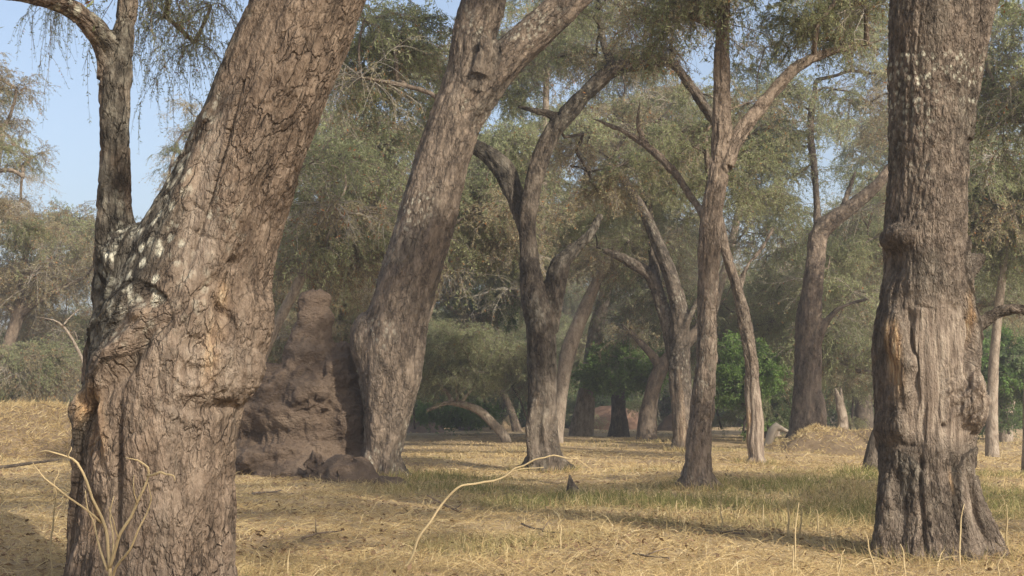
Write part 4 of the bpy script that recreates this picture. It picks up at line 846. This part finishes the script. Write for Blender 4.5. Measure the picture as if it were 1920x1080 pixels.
px_thing('dry_stalk', 'long pale dry stalk arching over the grass in the middle foreground', 'stalk', 12.2, [[(752, 1072, 7), (790, 1010, 7), (822, 955, 6.5), (850, 922, 6), (890, 908, 5.5), (930, 900, 5), (965, 880, 4.5), (1000, 864, 4), (1040, 856, 3.5), (1080, 862, 2.8), (1112, 882, 2)], [(955, 886, 3.5), (985, 880, 3), (1020, 876, 1.5)]], ST, sides=6, wob=.1, step=.05)
bush = [[(208, 1190, 12, 0), (205, 1080, 10, 0), (196, 990, 8, 0), (175, 930, 7, -.05), (145, 870, 6, -.1), (100, 845, 4, -.1), (72, 848, 2, -.1)], [(204, 1070, 9), (225, 1000, 8, -.1), (260, 940, 7, -.15), (276, 890, 6, -.15), (268, 865, 5, -.15), (235, 858, 2, -.2)], [(274, 892, 5, -.15), (300, 886, 7, -.2), (318, 890, 5, -.2), (328, 902, 2, -.2)],
        [(190, 980, 6), (150, 950, 5, -.1), (100, 910, 5, -.15), (70, 880, 3, -.2), (62, 868, 2, -.2)], [(208, 1100, 8), (240, 1030, 6, -.2), (275, 960, 4, -.25), (284, 925, 3, -.3), (278, 905, 2, -.3)], [(102, 912, 4, -.15), (100, 940, 3, -.1), (104, 900, 3, -.1), (110, 880, 2, -.1)], [(202, 1070, 7), (180, 1000, 5, .1), (165, 960, 4, .1), (160, 920, 3, .1)], [(142, 868, 4, -.1), (130, 850, 3, -.1), (134, 838, 2, -.1)], [(206, 1090, 6), (212, 1030, 5, .05), (206, 970, 4, .1), (214, 930, 2, .1)], [(222, 1010, 4, -.1), (214, 975, 3, -.15), (204, 950, 2, -.15)], [(258, 945, 4, -.15), (250, 915, 3, -.2), (252, 890, 2, -.2)], [(120, 930, 3, -.12), (112, 945, 2.5, -.2), (98, 950, 1.5, -.2)]]
px_thing('dry_shrub', 'bare straw-coloured shrub stems in front of the nearest trunk', 'shrub', 9.1, bush, ST, sides=6, wob=.1, step=.05)
px_thing('dry_stalk', 'dry stem bending at the left side of the nearest trunk', 'stalk', 11.2, [[(100, 1095, 5), (96, 1020, 5), (102, 960, 4), (108, 905, 3)]], ST, sides=5, wob=.1, step=.05)
stk = [(1490, 1042, 942, 8, 'tallest dry stalk leaning right, midway between the straight tree and the wounded trunk'), (1480, 1005, 938, -2, 'straight dry stalk just behind the tallest one, left of the wounded trunk'), (1430, 985, 946, 1, 'short dry stalk standing left of the pair of tall stalks'), (1500, 1010, 960, 3, 'thin dry stalk just right of the tallest stalk'),
 (1535, 1000, 955, -4, 'dry stalk leaning left in the gap before the wounded trunk'), (1487, 1060, 1022, 0, 'stubby dry stalk at the foot of the tallest one'), (1352, 985, 938, -3, 'dry stalk in front of the straight tree, to its right'), (1640, 1070, 995, -20, 'dry stalk leaning hard left at the left foot of the wounded trunk'), (1800, 1052, 945, 8, 'tall dry stalk standing before the middle of the wounded trunk'),
 (1888, 1020, 945, -1, 'upright dry stalk beyond the right foot of the wounded trunk'), (1268, 968, 938, 1, 'short dry stalk in the green grass left of the straight tree'), (540, 1075, 1028, 4, 'short pale stalk at the bottom edge right of the nearest trunk'), (1052, 1025, 985, -1, 'lone short stalk in the straw below the arching stalk tip'), (1232, 970, 950, 3, 'smallest dry stalk, left of the straight tree'),
 (1570, 1075, 1030, 14, 'bent dry stalk at the bottom edge left of the wounded trunk'), (1700, 1075, 1020, -12, 'dry stalk leaning left against the base of the wounded trunk'), (1870, 1075, 1035, 16, 'dry stalk leaning right beside the right root of the wounded trunk')]
for i, (x, y0, y1, dx, lab) in enumerate(stk):
    d = at_ground(y0, x)[1]; px_thing('dry_stalk', lab, 'stalk', d, [[(x, y0, 5), (x + dx * .3, (y0 + y1) / 2, 4), (x + dx, y1, 2)]], ST, 'upright dry grass stalks', 5, .05, .1, i)

# pale dead branch at the left
px_thing('dead_branch_tree', 'small bleached dead sapling with forked top behind the nearest trunk', 'sapling', 24, [[(165, 905, 12), (168, 800, 8), (162, 700, 7), (148, 660, 6), (132, 630, 5), (118, 612, 4.5), (100, 600, 2.5), (70, 595, 1.5)], [(118, 612, 5), (128, 598, 3), (148, 580, 1.5)], [(130, 628, 3), (140, 622, 2), (146, 640, 1)]], M['bark_pale'], seed=20)

# ------------------------------------------------------------------ grass and litter
def scatter(n, dmin, dmax, pw, rg):
    u_ = rg.random(n); a = 1 - pw; d = (dmin ** a + u_ * (dmax ** a - dmin ** a)) ** (1 / a)
    px = rg.uniform(-260, 2180, n); return (px - CX) / F * d, d
def bank_h(x, y, z):
    """top of the straw bank, so that straw lies on it"""
    return z
def grass(name, n, seed, label, dmin, dmax, pw, hmin, hmax, lay, wbase, gsel):
    rg = np.random.default_rng(seed); x, y = scatter(n, dmin, dmax, pw, rg); p = np.stack([x, y, 0 * x], 1)
    g = greenness(x, y); dens = .5 + .5 * fbm(p * .8, 3, seed)
    keep = rg.random(n) < gsel(g, dens); x, y, g, dens, p = x[keep], y[keep], g[keep], dens[keep], p[keep]; n = len(x)
    z = gz(x, y); h = rg.uniform(hmin, hmax, n) * (.6 + .9 * np.clip(dens, 0, 1)) * (1 + .5 * g)
    az = rg.uniform(0, 2 * np.pi, n); tilt = np.clip(rg.normal(lay, .3, n), .05, 1.5); dr = np.stack([np.cos(az) * np.sin(tilt), np.sin(az) * np.sin(tilt), np.cos(tilt)], 1)
    o = np.stack([x, y, z - .01], 1); w = np.maximum(wbase, y * .00022) * rg.uniform(.6, 1.3, n)
    s = nrm(np.cross(dr, rg.normal(0, .4, (n, 3)) + np.array([0, 1, .3]))) * w[:, None]
    mid = o + dr * h[:, None] * .55; tip = o + dr * h[:, None] + np.stack([np.cos(az), np.sin(az), -.6 + 0 * az], 1) * (h * .22)[:, None]
    V = np.stack([o - s, o + s, mid + s * .7, mid - s * .7, tip], 1).reshape(-1, 3); b = np.arange(n)[:, None] * 5
    gg = np.clip(g * rg.uniform(.6, 1.25, n), 0, 1) * (rg.random(n) < .35 + .65 * g); tint = np.clip(rg.normal(.5, .24, n), 0, 1)
    o_ = link(name, mk_mesh(name, V, [b + [0, 1, 2, 3], b + [3, 2, 4]], [M['grass']], None, True, {'green': np.repeat(gg, 5), 'tint': np.repeat(tint, 5)}))
    tag(o_, label, 'grass', kind='stuff')
grass('dry_grass', 215000, 1, 'short dry straw-coloured grass covering the clearing', 7, 75, 1.25, .03, .085, .85, .0017, lambda g, d: .45 + .55 * d)
grass('green_grass', 150000, 2, 'taller green and tan grass tufts around the tree bases', 9, 60, 1.02, .07, .19, .4, .0025, lambda g, d: np.clip(g * 1.1 + .12 * sstep(.5, .75, d), 0, 1))
grass('straw_litter', 130000, 3, 'flattened straw and dead stems strewn over the ground', 6.5, 45, 1.4, .10, .30, 1.47, .0015, lambda g, d: 1 - .6 * g)

rg = np.random.default_rng(17); n = 20000; x, y = scatter(n, 7, 40, 1.3, rg); keep = fbm(np.stack([x, y, 0 * x], 1) * .5, 3, 61) + rg.normal(0, .25, n) > 0; x, y = x[keep], y[keep]; n = len(x)
o = np.stack([x, y, gz(x, y) + .012 + rg.uniform(0, .03, n)], 1); az = rg.uniform(0, 6.28, n); l = rg.uniform(.02, .05, (n, 1)); w = l * rg.uniform(.3, .6, (n, 1))
dr = np.stack([np.cos(az), np.sin(az), rg.normal(0, .35, n)], 1); sd_ = np.stack([-np.sin(az), np.cos(az), rg.normal(0, .35, n)], 1)
V = np.stack([o - dr * l, o + sd_ * w + [0, 0, .006], o + dr * l, o - sd_ * w], 1).reshape(-1, 3)
lit = link('leaf_litter', mk_mesh('leaf_litter', V, [np.arange(len(V)).reshape(-1, 4)], [M['litter']], None, True, {'tint': np.repeat(rg.random(n), 4)})); tag(lit, 'fallen brown leaves and pods scattered over the straw', 'leaf litter', kind='stuff')
# straw on the bank, laid on its surface
rg = np.random.default_rng(4)
def straw_on(bk, cnt, lab, lo_, hi_, wd):
    bm_ = bk.data; bv = np.array([v.co[:] for v in bm_.vertices]) + np.array(bk.location); bf = [np.array(f.vertices[:]) for f in bm_.polygons if len(f.vertices) == 4]
    ids = rg.integers(len(bf), size=cnt); c4 = np.array([bv[bf[i]] for i in ids]); a_, b_ = rg.random((cnt, 1)), rg.random((cnt, 1))
    o = (c4[:, 0] * (1 - a_) + c4[:, 1] * a_) * (1 - b_) + (c4[:, 3] * (1 - a_) + c4[:, 2] * a_) * b_
    dr = nrm(rg.normal(0, 1, (cnt, 3)) * [1, 1, .3] + [0, -.2, .45]); h = rg.uniform(lo_, hi_, (cnt, 1)); s = nrm(np.cross(dr, [0, 1, .2])) * wd
    V = np.stack([o - s, o + s, o + dr * h], 1).reshape(-1, 3)
    so = link('mound_straw', mk_mesh('mound_straw', V, [np.arange(len(V)).reshape(-1, 3)], [M['grass']], None, True, {'green': np.zeros(len(V)), 'tint': np.repeat(np.clip(rg.normal(.5, .24, cnt), 0, 1), 3)}))
    tag(so, lab, 'straw', kind='stuff')
straw_on(bpy.data.objects['straw_bank'], 9000, 'matted dry straw lying over the earth bank', .12, .35, .011)
straw_on(bpy.data.objects['earth_mound'], 2200, 'thin dry grass on the sandy mound below the tall tree', .08, .22, .012)
straw_on(bpy.data.objects['earth_mound.001'], 1200, 'thin dry grass on the lower sandy mound', .08, .22, .012)
# tufts and shed bark gathered round the trunk feet
V = []; gg = []
for (px, dd, R) in [(1745, D8, .78), (1306, 23.2, .42), (1020, 32, .6), (712, 28, .6), (1418, 34, .34), (1285, 44, .5), (285, D1, 1.0), (1513, 47, .8)]:
    c = at(px, HZ, dd); cnt = 900; a_ = rg.uniform(0, 6.283, cnt); q = R * (.8 + np.abs(rg.normal(0, .38, cnt))); x = c[0] + np.cos(a_) * q; y = c[1] + np.sin(a_) * q
    o = np.stack([x, y, gz(x, y) - .01], 1); dr = nrm(np.stack([np.cos(a_) * .5, np.sin(a_) * .5, np.full(cnt, .9)], 1) + rg.normal(0, .35, (cnt, 3))); h = rg.uniform(.05, .24, (cnt, 1)); s_ = nrm(np.cross(dr, rg.normal(0, .4, (cnt, 3)) + [0, 1, .3])) * max(.0025, dd * .0002)
    V.append(np.stack([o - s_, o + s_, o + dr * h], 1).reshape(-1, 3)); gg.append(np.repeat(rg.random(cnt) < .35, 3))
V = np.vstack(V); gg = np.concatenate(gg) * .8
tag(link('tuft_grass', mk_mesh('tuft_grass', V, [np.arange(len(V)).reshape(-1, 3)], [M['grass']], None, True, {'green': gg, 'tint': np.repeat(np.clip(rg.normal(.45, .25, len(V) // 3), 0, 1), 3)})), 'ragged dry grass tufts gathered round the trunk feet', 'grass', kind='stuff')

# ------------------------------------------------------------------ air
HAZE = 0.0017
if HAZE:
    m, nt = new_mat('haze_air'); pv = nt.nodes.new('ShaderNodeVolumePrincipled'); oo = nt.nodes.new('ShaderNodeOutputMaterial')
    pv.inputs['Color'].default_value = (.92, .93, .95, 1); pv.inputs['Density'].default_value = HAZE; pv.inputs['Anisotropy'].default_value = .2
    nt.links.new(pv.outputs[0], oo.inputs['Volume'])
    x0, x1, y0, y1, z0, z1 = -1400, 1400, -1300, 1400, -1.5, 46
    V = np.array([[x, y, z] for x in (x0, x1) for y in (y0, y1) for z in (z0, z1)], float)
    hz = link('haze', mk_mesh('haze', V, [np.array([[0, 1, 3, 2], [4, 6, 7, 5], [0, 4, 5, 1], [2, 3, 7, 6], [0, 2, 6, 4], [1, 5, 7, 3]])], [m], None, False)); tag(hz, 'thin pale dusty haze in the air', 'haze', kind='stuff')
